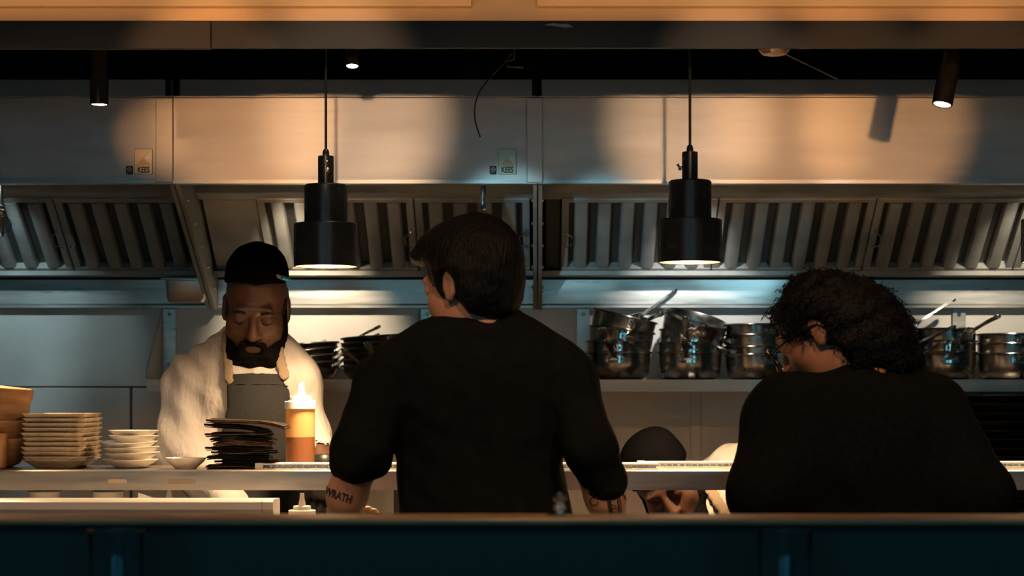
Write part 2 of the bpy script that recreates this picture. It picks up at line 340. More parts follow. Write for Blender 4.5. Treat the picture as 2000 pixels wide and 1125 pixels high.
# ------------------------------------------------------------------ baffle filters
TH = math.atan2(0.29, 0.2015); FL = 0.353
slat_me = {}
def baffle(xa, xb, label, nslat, handle_side):
    wd = xb - xa - .004; t = thing('baffle_filter', label, 'filter', ((xa + xb) / 2, 6.115, 1.690), (TH, 0, 0), group='baffle filters in the hoods')
    hw = wd / 2
    for z0, z1 in ((0, .022), (FL - .018, FL)): part('frame_rail', MB().box(-hw, hw, -.010, .022, z0, z1, .002), steel_filter, t)
    for a, b in ((-hw, -hw + .022), (hw - .022, hw)): part('frame_stile', MB().box(a, b, -.008, .022, .0225, FL - .0185, .002), steel_filter, t)
    inner = wd - .05; p = inner / nslat; sw = p * .60; key = round(sw, 4)
    part('backing', MB().box(-hw + .023, hw - .023, .020, .023, .022, FL - .018), steel_dark, t)
    if key not in slat_me:
        n = 6; poly = []
        for k in range(n + 1): a = PI + k * PI / n; poly.append((sw / 2 * math.cos(a) * 1.0, -.004 + .010 * math.sin(a) ** 1.0 if math.sin(a) < 0 else -.004))
        poly = [(-sw / 2, .012), (-sw / 2, -.002), (-sw / 2 + .004, -.009), (-sw / 2 + .012, -.0125), (sw / 2 - .012, -.0125), (sw / 2 - .004, -.009), (sw / 2, -.002), (sw / 2, .012), (sw / 2 - .003, .012), (sw / 2 - .003, -.002), (-sw / 2 + .003, -.002), (-sw / 2 + .003, .012)]
        slat_me[key] = MB().prism(poly, 'z', .026, FL - .020).mesh('slat', steel_filter, 30)
        q = p * .34
        slat_me[key, 'b'] = MB().prism([(-q, .020), (-q, .014), (-q + .004, .012), (q - .004, .012), (q, .014), (q, .020)], 'z', .026, FL - .020).mesh('rear_slat', steel_dark, 30)
    for i in range(nslat):
        x = -inner / 2 + p * (i + .5)
        link('slat', slat_me[key], t, (x, 0, 0))
        if i: link('rear_slat', slat_me[key, 'b'], t, (x - p / 2, 0, 0))
    for s in handle_side:
        x = s * (hw - .012); lp = [Vector((x, -.009, .135)), Vector((x, -.022, .14)), Vector((x - s * .018, -.026, .155)), Vector((x - s * .020, -.026, .195)), Vector((x, -.022, .21)), Vector((x, -.009, .215))]
        part('handle', MB().tube(lp, .0022, 6), chrome, t)
    return t
for a, b, n, hs, lab in ((-2.40, -1.926, 6, (1,), 'dark baffle filter cut off by the left edge of the picture'),
        (-1.926, -1.453, 6, (1,), 'dark baffle filter behind the left track spotlight, under the left hood'),
        (-1.453, -1.055, 5, (-1,), 'dark baffle filter just left of the slanting hood end plate'),
        (-.845, -.372, 6, (1,), 'olive tinted baffle filter behind the left pendant lamp'),
        (-.372, -.022, 4, (-1, 1), 'narrow baffle filter behind the head of the man in the black shirt'),
        (.0707, .5436, 6, (-1,), 'blue lit baffle filter just left of the right pendant lamp'),
        (.5436, 1.0165, 6, (), 'blue grey baffle filter just right of the right pendant lamp'),
        (1.0165, 1.489, 6, (-1,), 'grey baffle filter above the curly haired person'),
        (1.489, 1.962, 6, (), 'baffle filter at the right edge of the picture'),
        (1.962, 2.28, 4, (), 'baffle filter beyond the right edge of the picture')):
    baffle(a, b, lab, n, hs)
for a, b in ((-1.008, -.848), (.026, .068)):
    pass
part('filler_panel', MB().prism([(5.84, 1.893), (6.12, 1.692), (6.126, 1.700), (5.846, 1.901)], 'x', -1.008, -.848), steel_filter, h2, world=True)
part('filler_panel', MB().prism([(5.84, 1.893), (6.12, 1.692), (6.126, 1.700), (5.846, 1.901)], 'x', .026, .068), steel_dark, h3, world=True)
# lamps inside the hoods, behind the front lip
def hood_lamp(px, col, k, label):
    x = (px - VX) * 6.68 / F; t = thing('hood_lamp', label, 'lamp', (x, 5.60, 1.928), group='lamps inside the exhaust hoods')
    part('bezel', MB().lathe([(.026, .0), (.032, .0), (.032, .0175), (.026, .0175)], 24, close=True), chrome, t)
    part('lens', MB().lathe([(0, .004), (.0255, .004), (.0255, .016), (0, .016)], 24), spot_glow, t)
    l = lamp('SPOT', 'hood_beam', None, (0, 0, 0), HOODLAMP_W * k, col, None, 52, .8, .015)
    l.parent = t; l.location = (0, 0, -.002); l.rotation_euler = (Vector((0, .56, -.40))).to_track_quat('-Z', 'Y').to_euler()
hood_lamp(150, (.62, .90, 1.0), .26, 'cool lamp inside the left hood')
hood_lamp(630, (1, .80, .56), 1.0, 'warm lamp inside the middle hood')
hood_lamp(1322, (.95, .94, .90), .6, 'white lamp inside the right hood, left')
hood_lamp(1885, (1, .84, .64), .5, 'warm lamp inside the right hood, right')

# grease cup hanging on the left hood's gutter
g0 = W(366, 591, 6.10)
gc = thing('grease_cup', 'small steel grease cup under the left hood gutter', 'container', g0)
part('cup', MB().rloft([(.052, .035, .012, 0), (.060, .042, .012, .012), (.063, .045, .012, .066), (.068, .05, .012, .068), (.068, .05, .012, .070), (.061, .043, .012, .070), (.058, .040, .010, .013), (.05, .033, .010, .004)], 4), steel_band, gc)
part('hanger', MB().box(-.075, .075, -.050, .02, .070, .074, .001), steel_band, gc)

# fire suppression drops under the hood
def nozzle(px, label, full):
    p = W(px, 365, 5.66); t = thing('suppression_nozzle', label, 'nozzle', (p.x, p.y, EZ + (VY - 465) * 5.66 / F), group='fire suppression drops')
    top = 1.93 - t.location.z
    part('pipe', MB().lathe([(.008, .065), (.008, top)], 16), chrome, t)
    part('coupling', MB().lathe([(.008, .062), (.012, .064), (.012, .076), (.0095, .080), (.012, .084), (.012, .096), (.008, .098)], 8), chrome, t)
    part('nozzle_head', MB().lathe([(.004, 0), (.010, .004), (.011, .03), (.009, .045), (.006, .0615)], 14), chrome, t)
    lp = [Vector((.010 + .022 * math.sin(a), 0, .038 + .022 * math.cos(a))) for a in [k * PI / 9 for k in range(10)]]
    part('cap_strap', MB().tube(lp, .0013, 6), black_paint, t)
nozzle(1, 'chrome nozzle drop under the hood at the left edge of the picture', True)
nozzle(943.5, 'slim bright pipe drop under the middle hood, above the man in black', True)

# ------------------------------------------------------------------ ceiling void clutter
def duct(p0, p1, r, label):
    n, m = 40, 26; a = Vector(p0); b = Vector(p1); mb = MB(); vs = []
    t = (b - a).normalized(); u = t.orthogonal().normalized(); v = t.cross(u); rnd = np.random.RandomState(len(label))
    for i in range(n + 1):
        for k in range(m):
            rr = r * (1 + .10 * math.sin(i * 1.9) + rnd.uniform(-.16, .16)); an = 2 * PI * k / m
            vs.append(a + (b - a) * (i / n) + (u * math.cos(an) + v * math.sin(an)) * rr)
    fs = [(i * m + k, i * m + (k + 1) % m, (i + 1) * m + (k + 1) % m, (i + 1) * m + k) for i in range(n) for k in range(m)]
    fs += [tuple(range(m))[::-1], tuple(n * m + k for k in range(m))]
    single('flexible_duct', mb.add(vs, fs), foil, label, 'duct', 'foil ducts in the dark ceiling void', smooth=0)
duct((-1.75, 5.75, 2.46), (-0.95, 5.75, 2.44), .13, 'crumpled dark foil duct in the ceiling void above the left hood')
duct((-0.80, 5.85, 2.50), (-0.25, 5.85, 2.48), .11, 'crumpled dark foil duct in the ceiling void above the middle hood')
duct((0.40, 5.75, 2.47), (0.85, 5.75, 2.45), .12, 'crumpled dark foil duct in the ceiling void left of the hanging junction box')
jb = W(1512, 102, 5.0)
t = thing('junction_box', 'amber edged junction box below the dark beam with a thin rod', 'junction box', (jb.x, jb.y, jb.z - .008))
part('cup', MB().lathe([(.0, 0), (.030, .002), (.040, .012), (.042, .03), (.036, .03), (.034, .014), (.0, .008)], 20), mat('amber_plastic', (0.16, 0.085, 0.05), 0.3), t)
part('stem', MB().lathe([(.008, .009), (.008, .66)], 10), black_paint, t)
part('rod', MB().tube([(.02, 0, .008), (W(1635, 154, 5.3) - Vector(t.location))], .0022, 6), mat('rod_grey', (0.12, 0.11, 0.09), 0.5), t)
wp = [W(x, y, 5.36) for x, y in ((1000, 104), (985, 122), (975, 133), (950, 160), (934, 185), (927, 212), (929, 240), (938, 268))]
t = thing('loose_wire', 'thin black wire curling down in front of the middle hood', 'wire', wp[-1])
sm = []
for i in range(len(wp) - 1):
    for k in range(4):
        a = wp[max(i - 1, 0)]; b = wp[i]; c_ = wp[i + 1]; d_ = wp[min(i + 2, len(wp) - 1)]; u = k / 4
        sm.append(.5 * ((2 * b) + (c_ - a) * u + (2 * a - 5 * b + 4 * c_ - d_) * u * u + (3 * b - a - 3 * c_ + d_) * u ** 3))
part('strand', MB().tube(sm + [wp[-1]], .0022, 6), black_paint, t, world=True)
part('hook', MB().tube([W(1022, 132, 5.36), W(990, 130, 5.36), W(988, 120, 5.36), W(1004, 116, 5.36), W(1004, 80, 5.36), Vector((W(1004, 80, 5.36).x, 5.36, 2.75))], .0024, 6), steel_dark, t, world=True)

# ------------------------------------------------------------------ lighting track + spotlights
tr = thing('lighting_track', 'slim black lighting track behind the dark beam', 'track', (0, 4.62, 2.125))
part('rail', MB().box(-2.2, 2.2, 4.60, 4.64, 2.125, 2.145, .002), black_metal, tr, world=True)
for x in (-1.6, -.5, .6, 1.7): part('hanger', MB().lathe([(.004, 2.1455), (.004, 2.75)], 8, (x, 4.62, 0)), black_metal, tr, world=True)
def spot(name, label, top, tip, r, aim, power, col, size, blend=.5, group='track spotlights', tail=None, radius=.018):
    top = Vector(top); tip = Vector(tip); ax = (top - tip); L = ax.length
    q = ax.to_track_quat('Z', 'Y').to_matrix().to_4x4()
    t = thing(name, label, 'spotlight', tip, q.to_euler(), group)
    part('housing', MB().lathe([(r * .82, .012), (r * .82, .001), (r * .93, 0), (r, .002), (r, L - .004), (r * .9, L), (.0, L)], 28), black_metal, t)
    part('lens', MB().lathe([(.0, .0015), (r * .80, .0015), (r * .80, .0035), (0, .0035)], 24), spot_glow, t)
    if tail: part('stem', MB().tube([Vector((0, 0, L + .0005)), q.inverted().to_3x3() @ (Vector(tail) - tip)], .005, 8), black_metal, t)
    l = lamp('SPOT', 'spot_beam', None, tip, power, col, aim, size, blend, radius)
    l.parent = t; l.matrix_parent_inverse = (Matrix.Translation(tip) @ q).inverted()
    l.location = tip + (Vector(aim) - tip).normalized() * .012
    return t
a = W(194, 205, 4.62); spot('track_spotlight', 'black cylinder spotlight hanging straight at the far left', (a.x, a.y, 2.1245), a, .0222, (a.x - .05, 4.9, .9), TRACK_W * .75, COOL, 50, .7, tail=None)
a = W(688, 130, 4.595); spot('track_spotlight', 'short black spotlight with a glowing lens left of centre', (a.x, 4.606, 2.1245), a, .0165, (a.x, 5.0, .9), TRACK_W * .8, LAMPC, 50, .8)
a = W(1840, 205, 4.62); b = W(1861, 96, 4.64); spot('track_spotlight', 'tilted black cylinder spotlight hanging at the right', b, a, .0245, (a.x - .15, 4.62, .9), TRACK_W * .6, (1, .84, .62), 50, .8)

# dining room spotlights on drop rods, above and behind the top of the picture; cool and forearm ones added
dt = thing('ceiling_rail', 'black ceiling rail above the guest side of the bar', 'track', (0, 1.8, 2.68))
part('rail', MB().box(-2.0, 2.0, 1.78, 1.82, 2.68, 2.71, .002), black_metal, dt, world=True)
part('stem', MB().lathe([(.006, 2.7105), (.006, 2.78)], 8, (0, 1.8, 0)), black_metal, dt, world=True)
single('ceiling_dining', MB().box(-4, 4, -3.2, 4.42, 2.78, 2.83), beam_paint, 'dark dining room ceiling', kind='structure')
def dspot(x, z, aim, power, col, size, label, blend=.35, radius=.02):
    tip = Vector((x, 1.80, z)); d = (Vector(aim) - tip).normalized()
    spot('drop_spotlight', label, tip - d * .13, tip, .03, aim, power, col, size, blend, 'drop spotlights over the guest counter', tail=(x, 1.8, 2.679), radius=radius)
WG = (1.0, 0.62, 0.36)
dspot(-.55, 1.88, W(480, 240, 5.5), WARM_W, WARM, 9.5, 'drop spotlight aimed at the left end of the middle hood', .7)
dspot(-.30, 1.88, W(690, 240, 5.5), WARM_W, WG, 10, 'drop spotlight aimed at the centre of the middle hood', .9)
dspot(.40, 1.88, W(1350, 240, 5.5), WARM_W * .85, WG, 9, 'drop spotlight aimed at the right hood above the pendant lamp', .9)
dspot(.65, 1.88, W(1540, 240, 5.5), WARM_W * .7, WARM, 9, 'drop spotlight aimed at the middle of the right hood', .9)
dspot(.95, 1.88, W(1730, 240, 5.5), WARM_W * .7, WARM, 9, 'drop spotlight aimed at the right end of the right hood', .7)
dspot(-1.3, 1.88, W(1095, 460, 5.95), COOL_W, COOL, 5.0, 'added cool fill spotlight aimed beside the middle joint', .8)  # unseen spot, added to wash the filters teal
dspot(-1.0, 1.88, W(1270, 468, 5.95), COOL_W * .8, COOL, 4.8, 'added cool fill spotlight aimed behind the right pendant lamp', .8)  # added teal wash on the filters, source unseen
dspot(1.9, 1.88, W(1500, 485, 5.95), COOL_W * .5, COOL, 4.6, 'added cool fill spotlight aimed right of the right pendant lamp', .8)  # another added teal spot, aimed in from the side
dspot(-1.2, 1.88, W(300, 265, 5.5), WARM_W * .4, WARM, 4.2, 'drop spotlight aimed at the left joint cover', 1.0)
dspot(-.75, 1.88, W(668, 985, 4.05), 60, WG, 4.6, 'added fill spotlight aimed at the left forearm of the man in black', 1.0)  # unseen lamp, added only to brighten the lettered forearm
dspot(.35, 1.88, W(1195, 990, 4.05), 50, WG, 4.2, 'added fill spotlight aimed at the right forearm of the man in black', 1.0)  # likewise added to brighten the other forearm
for x, lab in ((-1.0, 'left'), (.0, 'middle'), (1.0, 'right')):
    t = thing('ceiling_downlight', '%s recessed downlight over the bar ledge' % lab, 'downlight', (x, 2.50, 2.765), group='downlights over the staff aisle')
    part('bezel', MB().lathe([(.035, 0), (.045, 0), (.045, .0145), (.035, .0145)], 24, close=True), black_metal, t)
    part('lens', MB().lathe([(0, .006), (.0345, .006), (.0345, .012), (0, .012)], 24), spot_glow, t)
    l = lamp('SPOT', 'downlight_beam', None, (0, 0, 0), DOWN_W, (1.0, 0.56, 0.29), None, 75, .6, .03); l.parent = t; l.location = (0, 0, -.003); l.rotation_euler = (.62, 0, 0)

# ------------------------------------------------------------------ pendant lamps
def pendant(px, py_bottom, label, wing, k=1.0):
    d = 4.70; p = W(px, py_bottom, d); s = d / F
    t = thing('pendant_lamp', label, 'pendant lamp', p, group='black stepped pendant lamps over the pass')
    R1, R2, R3 = 62.5 * s, 42 * s, 15.5 * s; h1, h2, h3 = 84 * s, 160 * s, 216 * s
    part('shade', MB().lathe([(R1 - .003, .0), (R1, .0), (R1, h1 - .002), (R1 - .002, h1), (R2 + .001, h1), (R2, h1 + .001), (R2, h2 - .003), (R2 - .003, h2), (R3 + .002, h2), (R3 + .002, h2 - .003), (R2 - .003, h2 - .004), (R2 - .003, h1 - .003), (R1 - .003, h1 - .003)], 48, close=True), black_metal, t)
    part('reflector', MB().lathe([(R1 - .0045, .001), (R1 - .0035, .001), (R1 - .0035, h1 - .004), (.03, h1 - .004), (.03, h1 - .006), (R1 - .0055, h1 - .006)], 40, close=True), shade_in, t)
    part('bulb', MB().lathe([(0, .006), (.022, .008), (.034, .016), (.037, .028), (.030, .045), (.016, .06), (.014, .09), (0, .09)], 28), bulb_m, t)
    part('neck', MB().lathe([(0, h2 + .0005), (R3, h2 + .0005), (R3, h3 - .001), (R3 - .001, h3), (0, h3)], 28), black_metal, t)
    part('cable_grip', MB().lathe([(0, h3 + .0003), (.0085, h3 + .0003), (.0085, h3 + .008), (.007, h3 + .0135), (.005, h3 + .017), (0, h3 + .017)], 10), black_metal, t)
    part('cable', MB().lathe([(.0032, h3 + .0172), (.0032, 2.70 - p.z)], 10), black_paint, t)
    zz = h2 + 26 * s
    if wing == 'front':
        part('wing_nut', MB().lathe([(0, -.002), (.0065, -.002), (.0075, .002), (.005, .004), (0, .0045)], 14, xf=Matrix.Translation((.004, -R3 - .002, zz)) @ Matrix.Rotation(PI / 2, 4, 'X')).tube([(.004, -R3 - .004, zz - .013), (.004, -R3 - .005, zz), (.004, -R3 - .004, zz + .011)], [.0045, .003, .0045], 8, flat=.5), brass, t)
        part('screw', MB().lathe([(0, -.001), (.0032, 0), (0, .002)], 10, xf=Matrix.Translation((.004, -R3 - .0002, zz + .022)) @ Matrix.Rotation(PI / 2, 4, 'X')), brass, t)
    else:
        part('wing_nut', MB().tube([(-R3 - .0005, 0, zz - .004), (-R3 - .006, 0, zz)], .005, 10).tube([(-R3 - .006, 0, zz - .006), (-R3 - .006, 0, zz), (-R3 - .011, 0, zz + .008)], [.0035, .0028, .0035], 8), steel_pot, t)
        part('screw', MB().lathe([(0, -.001), (.0032, 0), (0, .002)], 10, xf=Matrix.Translation((-R3 * .8, -R3 * .65, zz + .020)) @ Matrix.Rotation(PI / 2, 4, 'X')), chrome, t)
    l = lamp('SPOT', 'pendant_light', t, (0, 0, .003), PENDANT_W * k, LAMPC, None, 142, 1.0, .03); l.rotation_euler = (0, 0, 0)
    return t
pendant(636.5, 521, 'stepped black pendant lamp hanging left, wing nut facing us', 'front')
pendant(1347.5, 513, 'stepped black pendant lamp hanging right, wing nut on its side', 'side')
pendant(-74, 528, 'black pendant lamp just beyond the left edge of the picture', 'front', .32)
pendant(2058, 512, 'black pendant lamp just beyond the right edge of the picture', 'side', .6)

# ------------------------------------------------------------------ wall shelf
YF = 5.95
sh = thing('pan_shelf', 'long stainless wall shelf carrying the pans', 'shelf', (.55, 6.08, ZS - .038))
xl = (286 - VX) * YF / F
part('shelf_board', MB().prism([(YF, ZS), (YF, ZS - .037), (YF + .012, ZS - .037), (YF + .012, ZS - .004), (6.218, ZS - .004), (6.218, ZS)], 'x', xl, 2.4), steel_pass, sh, world=True)
for px, gus in ((331, 1), (834, 1), (1139, 0), (1873, 0)):
    x = (px - VX) * 6.21 / F
    br = part('bracket', MB().box(x - .021, x + .021, 6.208, 6.2195, ZS + .0005, 1.573, .001), steel_band, sh, world=True)
    if gus: part('gusset', MB().prism([(6.2075, 1.570), (6.2075, ZS + .0005), (YF + .01, ZS + .0005), (YF + .01, ZS + .03)], 'x', x - .024, x - .0215), steel_filter, br, world=True)
    for z in (ZS + .05, 1.555):
        part('bolt', MB().lathe([(0, .005), (.004, .005), (.006, .002), (.006, 0)], 10, xf=Matrix.Translation((x, 6.2079, z)) @ Matrix.Rotation(PI / 2, 4, 'X')), steel_pot, br, world=True)

# ------------------------------------------------------------------ pots and pans
def pot_meshes(r, h, m):
    body = MB().lathe([(0, 0), (r * .72, 0), (r * .86, .006), (r * .95, .022), (r * .985, .045), (r, h - .006), (r + .005, h - .005), (r + .0062, h - .0025), (r + .005, h), (r, h + .001), (r - .003, h - .002), (r * .97, .045), (r * .93, .024), (r * .84, .009), (r * .70, .004), (0, .004)], 40).mesh('body', m, 50)
    hz = h * .72
    # flat cast handle along +x
    pts = [(r + .002, hz), (r + .026, hz + .012), (r + .070, hz + .028), (r + .112, hz + .043), (r + .138, hz + .050)]
    wd = [.016, .0065, .0070, .0105, .0125]; th = [.004, .0035, .003, .003, .003]; vs = []; fs = []
    for (x, z), w_, t_ in zip(pts, wd, th): vs += [(x, -w_, z - t_), (x, w_, z - t_), (x, w_ * .8, z + t_), (x, -w_ * .8, z + t_)]
    for i in range(len(pts) - 1):
        for k in range(4): k2 = (k + 1) % 4; fs.append((i * 4 + k, i * 4 + k2, i * 4 + 4 + k2, i * 4 + 4 + k))
    fs += [(3, 2, 1, 0), tuple(len(vs) - 4 + k for k in range(4))]
    hb = MB().add(vs, fs)
    # eye at the handle's end and the riveted bracket on the wall of the pot
    hb.lathe([(.0045, -.0035), (.0115, -.0035), (.0125, 0), (.0115, .0035), (.0045, .0035)], 16, xf=Matrix.Translation((r + .143, 0, hz + .052)) @ Matrix.Rotation(-.33, 4, 'Y'), close=True)
    ar = [(-1, .0), (-.6, .0), (-.2, 0), (.2, 0), (.6, 0), (1, 0)]; n = 7; v2 = []; f2 = []
    for i in range(n):
        a = (-.30 + .60 * i / (n - 1)); 
        for rr in (r + .0012, r + .0052):
            hh = .011 if 0 < i < n - 1 else .007
            v2 += [(rr * math.cos(a), rr * math.sin(a), hz - hh), (rr * math.cos(a), rr * math.sin(a), hz + hh)]
    for i in range(n - 1):
        o = i * 4; f2 += [(o, o + 1, o + 5, o + 4), (o + 2, o + 6, o + 7, o + 3), (o + 1, o + 3, o + 7, o + 5), (o, o + 4, o + 6, o + 2)]
    f2 += [(0, 2, 3, 1), (n * 4 - 4, n * 4 - 3, n * 4 - 1, n * 4 - 2)]
    hb.add(v2, f2)
    handle = hb.mesh('handle', chrome if m is steel_pot else steel_pot, 40)
    riv = []
    for a in (-.22, .22):
        rv = MB().lathe([(0, .0035), (.003, .003), (.0045, .0005), (.0045, 0)], 10, xf=Matrix.Rotation(a, 4, 'Z') @ Matrix.Translation((r + .0055, 0, hz)) @ Matrix.Rotation(PI / 2, 4, 'Y'))
        riv.append(rv.mesh('rivet', chrome, 50))
    return body, handle, riv
PM = {}
def pot(px, py, d, r, h, az, label, m=steel_pot, tilt=(0, 0), name='saucepan', cat='saucepan', group='saucepans on the wall shelf', z=None):
    key = (r, h, m.name)
    if key not in PM: PM[key] = pot_meshes(r, h, m)
    b, ha, rv = PM[key]; p = W(px, py, d)
    if z is not None: p.z = z
    q = Matrix.Rotation(tilt[1], 4, 'Y') @ Matrix.Rotation(tilt[0], 4, 'X') @ Matrix.Rotation(az, 4, 'Z')
    t = thing(name, label, cat, p, q.to_euler(), group)
    link('body', b, t); hb = link('handle', ha, t)
    for k in rv: link('rivet', k, hb)
    return t
DP = 6.07; k = DP / F
def stack(px, r, h, items, where, step=22.0):
    n = len(items)
    for i, (dz, az, tilt) in enumerate(items):
        ordn = ['lowest', 'second from the bottom', 'third from the bottom', 'fourth from the bottom'][i]
        if i == n - 1: ordn = 'topmost'
        pot(px, 0, DP, r, h, math.radians(az), '%s saucepan of the stack %s' % (ordn, where), tilt=tilt, z=ZS + .0005 + dz * k)
R1 = 62 * k
stack(1209, R1, .086, [(0, -100, (0, 0)), (22, -104, (0, 0)), (45, -78, (0, math.radians(7))), (74, -68, (math.radians(3), math.radians(14)))], 'nearest the man in black')
stack(1347, R1, .086, [(0, -98, (0, 0)), (19, -95, (0, 0)), (40, -100, (0, math.radians(5))), (70, -88, (math.radians(14), math.radians(14)))], 'below the right pendant lamp')
stack(1475, 58 * k, .080, [(0, -72, (0, 0)), (15, 208, (0, 0)), (38, 196, (0, 0)), (58, -60, (0, 0))], 'beside the spectacles')
stack(1756, 40 * k, .080, [(0, -60, (0, 0)), (30, -50, (0, 0)), (62, 12, (0, math.radians(-12)))], 'half hidden by the curly hair')
stack(1848, 57 * k, .086, [(0, -95, (0, 0)), (22, -85, (0, 0)), (46, -62, (0, 0))], 'right of the curly hair')
stack(1970, 60 * k, .082, [(0, -80, (0, 0)), (20, -60, (0, 0)), (38, -75, (0, 0))], 'at the right edge of the picture')
pot(1228, 0, 6.10, .052, .05, math.radians(24), 'small saucepan whose long handle rises to the upper right', tilt=(0, math.radians(-16)), z=ZS + 93 * k, name='small_saucepan', group='saucepans on the wall shelf')
# black frying pans, left
FR = 80 * k
for i in range(6):
    pot(750, 0, DP - .01, FR, .048, math.radians([-110, -95, -80, -62, -48, 10][i]), '%s black frying pan of the wide stack behind the man in black' % ['lowest', 'second', 'third', 'fourth', 'fifth', 'topmost'][i], m=pan_black, name='frying_pan', cat='frying pan', group='black frying pans on the wall shelf', z=ZS + .0005 + i * .0175, tilt=(0, math.radians(-2 if i < 5 else -3)))
for i in range(4):
    pot(606, 0, DP, 56 * k, .05, math.radians([-20, -16, -12, 78][i]), '%s black frying pan of the small stack behind the chef shoulder' % ['lowest', 'second', 'third', 'topmost'][i], m=pan_black, name='frying_pan', cat='frying pan', group='black frying pans on the wall shelf', z=ZS + .0005 + i * .021, tilt=(0, math.radians([-6, -7, -8, -4][i])))
# sheet trays, lower right
for i in range(15):
    z = .905 + i * .0265; hx, hy = .26, .15
    mb = MB().rloft([(hx - .03, hy - .03, .03, 0), (hx - .018, hy - .018, .03, .003), (hx - .006, hy - .006, .03, .016), (hx, hy, .032, .018), (hx + .003, hy + .003, .034, .0205), (hx, hy, .032, .0225), (hx - .009, hy - .009, .03, .0205), (hx - .021, hy - .021, .03, .005), (hx - .033, hy - .033, .03, .0025)], 6)
    nm = ['topmost', 'second', 'third', 'fourth', 'fifth', 'sixth', 'seventh', 'eighth', 'ninth', 'tenth', 'eleventh', 'twelfth', 'thirteenth', 'fourteenth', 'lowest'][14 - i]
    mb.xf(Matrix.Translation((1.49 + random.uniform(-.004, .004), 6.0, z)))
    single('sheet_tray', mb, steel_tray, '%s dark sheet tray from the top of the stack under the shelf' % nm if nm not in ('topmost', 'lowest') else '%s dark sheet tray of the stack under the shelf' % nm, 'tray', 'dark sheet trays stacked under the shelf')
# cooking range along the wall
rg = thing('cooking_range', 'low steel cooking range along the back wall', 'range', (0, 5.85, 0))
part('range_body', MB().box(-2.3, 2.3, 5.56, 6.19, .08, .86, .004), steel_hood, rg, world=True)
part('range_top', MB().box(-2.32, 2.32, 5.53, 6.195, .861, .90, .004), steel_pass, rg, world=True)
part('plinth', MB().box(-2.25, 2.25, 5.62, 6.15, 0, .079), black_paint, rg, world=True)

# ------------------------------------------------------------------ pass and prep counter
PZ = EZ - (918 - VY) * 4.55 / F
ps = thing('pass_shelf', 'stainless pass shelf with a deep front edge', 'shelf', (0, 4.70, .90))
part('top', MB().prism([(4.55, PZ - .003), (4.553, PZ), (4.86, PZ), (4.86, PZ - .045), (4.85, PZ - .045), (4.85, PZ - .006), (4.556, PZ - .006), (4.556, PZ - .040), (4.575, PZ - .040), (4.575, PZ - .047), (4.55, PZ - .047)], 'x', -2.2, 2.3), steel_pass, ps, world=True)
for px in (-300, 775, 1500, 2100):
    x = (px - VX) * 4.62 / F
    part('post', MB().box(x - .007, x + .007, 4.615, 4.64, .901, PZ - .0405), steel_dark, ps, world=True)
part('tape', MB().box((212 - VX) * 4.55 / F, (247 - VX) * 4.55 / F, 4.5488, 4.5499, EZ + (VY - 944) * 4.55 / F, EZ + (VY - 936) * 4.55 / F), mat('tape', (.62, .5, .36), .6), ps, world=True, label='strip of masking tape')
part('tape', MB().box((328 - VX) * 4.55 / F, (382 - VX) * 4.55 / F, 4.5488, 4.5499, EZ + (VY - 945) * 4.55 / F, EZ + (VY - 936) * 4.55 / F), mat('tape_residue', (.36, .29, .23), .7), ps, world=True, label='worn brown tape residue')
pc = thing('prep_counter', 'steel prep counter below the pass shelf', 'counter', (0, 4.55, 0))
part('counter_top', MB().box(-2.2, 2.3, 4.20, 4.88, .862, .90, .003), steel_pass, pc, world=True)
part('cabinet', MB().box(-2.15, 2.25, 4.26, 4.84, .08, .861), steel_hood, pc, world=True)
part('plinth', MB().box(-2.1, 2.2, 4.30, 4.80, 0, .079), black_paint, pc, world=True)

# ticket rails with a row of glass marbles
def rail(xa, xb, y0, y1, zb, label, end=True):
    t = thing('ticket_rail', label, 'ticket rail', ((xa + xb) / 2, (y0 + y1) / 2, zb), group='ticket rails on the pass')
    h = .0135
    part('channel', MB().prism([(y0 + .006, zb), (y1, zb), (y1, zb + h), (y0 + .004, zb + h), (y0 + .004, zb + h - .0035), (y1 - .004, zb + h - .004), (y1 - .004, zb + .0025), (y0, zb + .0025), (y0, zb)], 'x', xa + .012, xb), rail_metal, t, world=True)
    if end: part('end_cap', MB().box(xa, xa + .0185, y0 - .002, y1 + .001, zb, zb + h + .001, .001), white_plastic, t, world=True)
    sp = MB(); r = .0034
    me = MB().lathe([(0, -r), (r * .7, -r * .7), (r, 0), (r * .7, r * .7), (0, r)], 8).mesh('marble', marble_glass, 180)
    n = int((xb - xa - .035) / .0152)
    for i in range(min(n, 90)):
        link('marble', me, t, (xa + .036 + i * .0152 - (xa + xb) / 2, y0 + .0085 - (y0 + y1) / 2, .0062))
        if i: pass
    mbx = MB()
    for i in range(n): mbx.box(xa + .030 + i * .0152, xa + .0315 + i * .0152, y0 + .0135, y0 + .0150, zb + .003, zb + h - .004)
    part('divider_strip', mbx.box(xa + .02, xb - .004, y0 + .0152, y0 + .0162, zb + .0028, zb + h - .0042), steel_band, t, world=True)
    return t
rail((499 - VX) * 4.60 / F, (1286 - VX) * 4.60 / F, 4.592, 4.672, PZ + .0003, 'white ticket rail running behind the man in black')
rail((1247 - VX) * 4.69 / F, 1.36, 4.680, 4.762, PZ + .0003, 'bright ticket rail between the man in black and the curly haired person')

